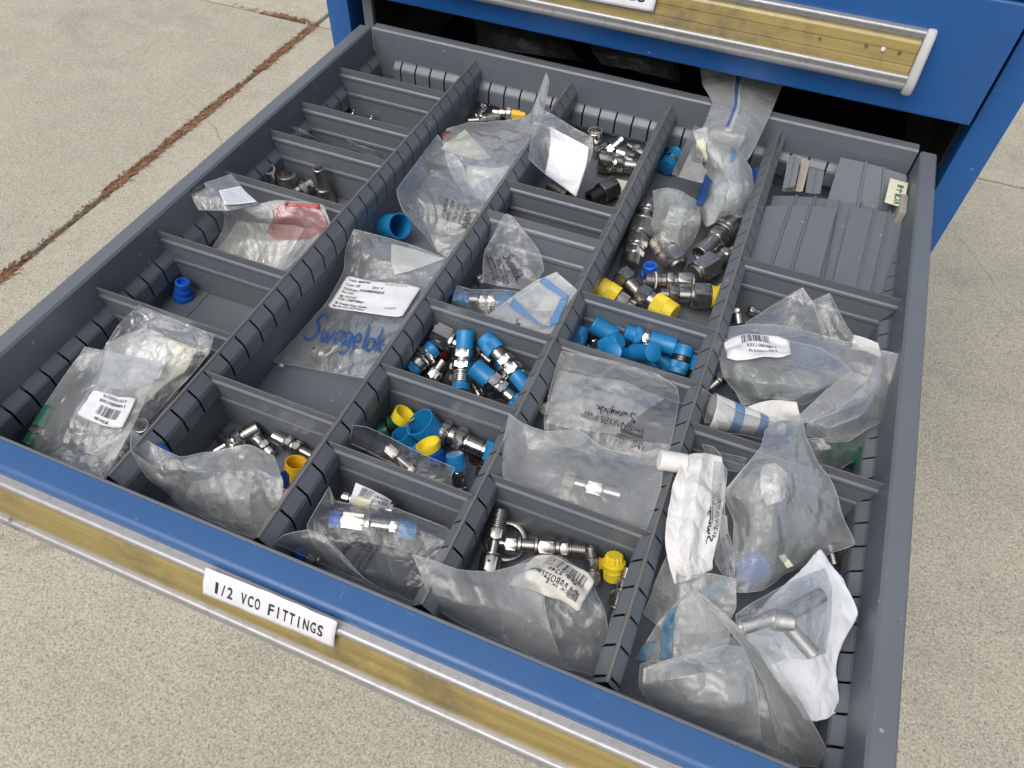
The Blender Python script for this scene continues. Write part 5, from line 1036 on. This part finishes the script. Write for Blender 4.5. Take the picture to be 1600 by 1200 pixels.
b = paper_thing('white pouch with black handwriting style logo leaning on the partition', [[(1070, 712, 14), (1084, 708, 9), (1098, 707, 15), (1112, 708, 9), (1127, 714, 12)], [(1056, 745, 10), (1072, 748, 7), (1092, 749, 14), (1112, 748, 8), (1134, 745, 8)], [(1046, 790, 6), (1064, 792, 4), (1084, 793, 12), (1106, 793, 6), (1130, 792, 4)], [(1039, 840, 0), (1058, 843, 0), (1078, 845, 8), (1098, 846, 2), (1120, 848, 0)], [(1045, 882, -8), (1060, 884, -6), (1076, 885, 0), (1094, 883, -4), (1115, 877, -6)], [(1054, 912, -16), (1064, 911, -15), (1077, 906, -10), (1092, 900, -12), (1112, 889, -12)]], 'paperw', 3.0, 60, 43, 'paper pouch', 'paper_pouch', 96, .0004)
logo_px(b, [(1104, 848), (1116, 770), (1106, 768), (1094, 846)][:0] or [(1103, 848), (1111, 768), (1119, 770), (1112, 849)], 'ink', .0012, w0=.10)
for k in range(2): b.print_px(['SS-8-VCO-1-00540', 'VCO GLAND WHITE'][k], [(1113 + 4 * k, 840 - 10 * k), (1119 + 4 * k, 765 - 10 * k), (1122 + 4 * k, 766 - 10 * k), (1117 + 4 * k, 841 - 10 * k)], 'ink')
Bag('clear sleeve overlapping the right edge of the white printed pouch', [[(1116, 722, 18), (1128, 722, 16), (1136, 736, 10)], [(1112, 780, 14), (1124, 790, 10), (1132, 810, 0)], [(1112, 840, 0), (1128, 850, -6), (1148, 870, -20)], [(1118, 880, -12), (1134, 905, -22), (1146, 932, -32)]], 'film', 1.8, 30, 44, 2, 50, group=BG)
paper_thing('cream slip beside the white printed pouch', [[(1118, 800, -18), (1136, 806, -20)], [(1126, 842, -22), (1138, 832, -24)]], 'papery', .4)
Bag('dark clear bag low in the front left of the right column', [[(1036, 880, -26), (1060, 905, -24), (1100, 918, -26), (1150, 915, -30)], [(1020, 915, -34), (1045, 935, -32), (1085, 950, -32), (1110, 955, -34)], [(1010, 930, -46), (1040, 945, -44), (1065, 950, -44), (1085, 955, -46)]], 'filmc', 2.6, 30, 45, 3, group=BG)
b = paper_thing('torn white backing sheet of the elbow bag', [[(1262, 884, -8), (1281, 858, -4), (1296, 878, -8), (1315, 905, -4)], [(1200, 938, -14), (1246, 922, -12), (1290, 926, -8), (1341, 958, -10)], [(1166, 992, -20), (1220, 985, -20), (1272, 985, -14), (1318, 1000, -16)], [(1194, 1035, -26), (1232, 1036, -22), (1268, 1042, -18), (1308, 1050, -22)], [(1236, 1092, -34), (1260, 1094, -28), (1284, 1098, -26), (1312, 1088, -28)], [(1256, 1122, -38), (1274, 1127, -34), (1292, 1124, -32), (1306, 1112, -33)]], 'paperb', 3.2, 42, 46, 'paper', 'torn_sheet', 96, .0004, .012)
rt = empty('weld_elbow'); tag(rt, 'shiny tube elbow with two stubs on the torn white sheet', 'pipe fitting', GS)
for a_, b_, r_, kd in (((1158, 980, 8), (1218, 962, 10), 12.5, 'tubeA'), ((1206, 968, 10), (1238, 972, 10), 17, 'cyl'), ((1222, 966, 10), (1282, 930, 4), 13, 'cyl'), ((1226, 972, 10), (1270, 1022, 0), 12, 'tubeB')):
    A, B = P(*a_), P(*b_); vs, fs = seg_mesh(kd, r_ * depth(A) / F_PX, 0, (B - A).length, frame(A, B)); pyd('tube_stub' if kd != 'cyl' else 'elbow_body', vs, fs, 'steelw', rt, 32)
b = Bag('clear bag wrapped round the elbow on the torn sheet', [[(1150, 960, 4), (1180, 940, 8), (1230, 912, 8), (1288, 888, 2)], [(1152, 985, 4), (1195, 960, 20), (1246, 938, 20), (1300, 920, 4)], [(1172, 1012, -4), (1210, 990, 14), (1256, 978, 12), (1298, 965, 0)], [(1200, 1040, -12), (1230, 1028, 2), (1262, 1030, 4), (1290, 1020, -6)]], 'filmc', 2.4, 30, 47, 4, group=BG)
b = Bag('long clear fold running down to the front right corner', [[(1080, 920, -4), (1098, 930, 0), (1120, 948, 4)], [(1120, 960, 0), (1140, 975, 6), (1160, 985, 8)], [(1160, 1010, -6), (1186, 1020, 2), (1206, 1030, 4)], [(1195, 1070, -18), (1222, 1080, -8), (1246, 1088, -4)], [(1222, 1140, -34), (1250, 1140, -24), (1280, 1150, -18)], [(1245, 1196, -50), (1275, 1198, -44), (1308, 1200, -38)]], 'filmm', 2.2, 30, 48, 3, 72, group=BG)
b = Bag('clear bag with faded teal stripes at the front of the right column', [[(1060, 940, -8), (1082, 925, -6), (1108, 940, -8), (1140, 975, -10)], [(1030, 970, -20), (1062, 965, -10), (1100, 975, -8), (1140, 1000, -8)], [(1008, 1005, -32), (1045, 1005, -18), (1085, 1008, -10), (1130, 1018, -8)], [(992, 1030, -42), (1028, 1035, -30), (1064, 1036, -20), (1100, 1038, -16)]], 'filmm', 2.6, 30, 49, 3, 72, group=BG)
b.sticker([(1032, 1030), (1050, 1030), (1062, 942), (1046, 952)], 'inkt', 'teal_band', .0012, 18, round_=0)
b.sticker([(990, 1030), (1012, 1034), (1026, 1002), (1006, 1004)], 'inkt', 'teal_band', .0012, 14, round_=.1)
Bag('blue printed strip of film beside the big front bag', [[(1090, 922, -14), (1112, 912, -14), (1132, 908, -14)], [(1104, 940, -18), (1120, 936, -18), (1134, 932, -18)]], 'inkt', .6, 30, 50, 0, 20, 'plastic strip', None, False, 'film_strip')
b = Bag('puffy clear bag at the very front of the right column', [[(1006, 1044, -10), (1040, 1032, -2), (1090, 1020, 4), (1130, 1008, 6), (1160, 1010, 0)], [(1004, 1070, -14), (1042, 1062, 0), (1090, 1052, 10), (1136, 1046, 12), (1176, 1050, 0)], [(1012, 1095, -26), (1048, 1098, -12), (1092, 1095, 0), (1138, 1094, 4), (1184, 1098, -6)], [(1030, 1115, -44), (1060, 1128, -34), (1098, 1138, -26), (1140, 1148, -22), (1190, 1158, -26)], [(1060, 1128, -60), (1085, 1140, -56), (1118, 1156, -52), (1156, 1172, -50), (1204, 1190, -52)]], 'filmm', 4.6, 28, 51, 5, 96, group=BG)
Bag('broad slumped clear bag under the puffy one at the front right', [[(1000, 1038, -36), (1050, 1020, -30), (1120, 1000, -26), (1180, 990, -26)], [(998, 1075, -44), (1060, 1062, -34), (1130, 1050, -28), (1200, 1050, -28)], [(1020, 1105, -56), (1080, 1110, -44), (1150, 1112, -36), (1225, 1115, -34)], [(1050, 1128, -66), (1110, 1152, -60), (1180, 1180, -56), (1250, 1200, -54)]], 'filmm', 5, 28, 61, 4, 80, group=BG)
Bag('clear bag slumped between the white pouch and the rightmost partition', [[(1040, 870, -14), (1064, 900, -8), (1110, 896, -6), (1150, 905, -8)], [(1022, 915, -30), (1056, 940, -20), (1100, 946, -16), (1150, 950, -16)], [(1006, 960, -44), (1040, 985, -34), (1084, 990, -28), (1130, 985, -24)]], 'filmm', 4, 30, 62, 3, 64, group=BG)
Bag('grey green film behind the long fold near the front right corner', [[(1182, 1030, -12), (1200, 1050, -14), (1215, 1075, -18)], [(1200, 1090, -26), (1222, 1110, -26), (1240, 1135, -30)], [(1215, 1160, -44), (1238, 1170, -44), (1262, 1185, -46)]], 'filmm', 2.6, 30, 52, 3, group=BG)
paper_thing('crumpled whitish film at the bottom of the front bags', [[(1040, 985, -44), (1110, 975, -40), (1180, 1000, -40)], [(1020, 1050, -54), (1120, 1060, -46), (1195, 1090, -48)], [(1030, 1100, -66), (1130, 1145, -60), (1230, 1180, -62)]], 'filmm', 7, 34, 16, 'film wrap', 'film_wrap', 60, .0002, .03)

for px_, py_, r_ in ((1354, 71, 2.6), (1380, 77, 3.4), (1406, 82, 2.6), (1281, 60, 2.2)):
    c_ = on_plane(px_, py_, Vector((0, .5645 - .0118, .130 - .018)), Vector((0, -1, .36)).normalized()); d_ = (CAM - c_).normalized()
    vs, fs = lathe([(-.004, r_ * depth(c_) / F_PX), (.0002, r_ * depth(c_) / F_PX), (.0006, r_ * .6 * depth(c_) / F_PX)], frame(c_, c_ + Vector((0, -1, .36)).normalized()), 20); pyd('rivet', vs, fs, 'labold' if r_ > 3 else 'brown', ud, 40)
# ------------------------------------------------------------------ origins: each thing's own base
def recenter():
    kids = {}
    for o in COL.objects:
        if o.parent: kids.setdefault(o.parent.name, []).append(o)
    for o in list(COL.objects):
        if o.parent or o.type not in ('MESH', 'EMPTY') or o.get('kind') or not o.get('label'): continue
        fam = [o] + kids.get(o.name, []); fam += [g_ for c_ in kids.get(o.name, []) for g_ in kids.get(c_.name, [])]
        ms = [x for x in fam if x.type == 'MESH' and len(x.data.vertices)]
        if not ms: continue
        xs = [v.co for m_ in ms for v in list(m_.data.vertices)[:: max(1, len(m_.data.vertices) // 200)]]
        c_ = Vector(((min(v.x for v in xs) + max(v.x for v in xs)) / 2, (min(v.y for v in xs) + max(v.y for v in xs)) / 2, min(v.z for v in xs)))
        for m_ in ms: m_.data.transform(Matrix.Translation(-c_))
        o.location = c_
recenter()
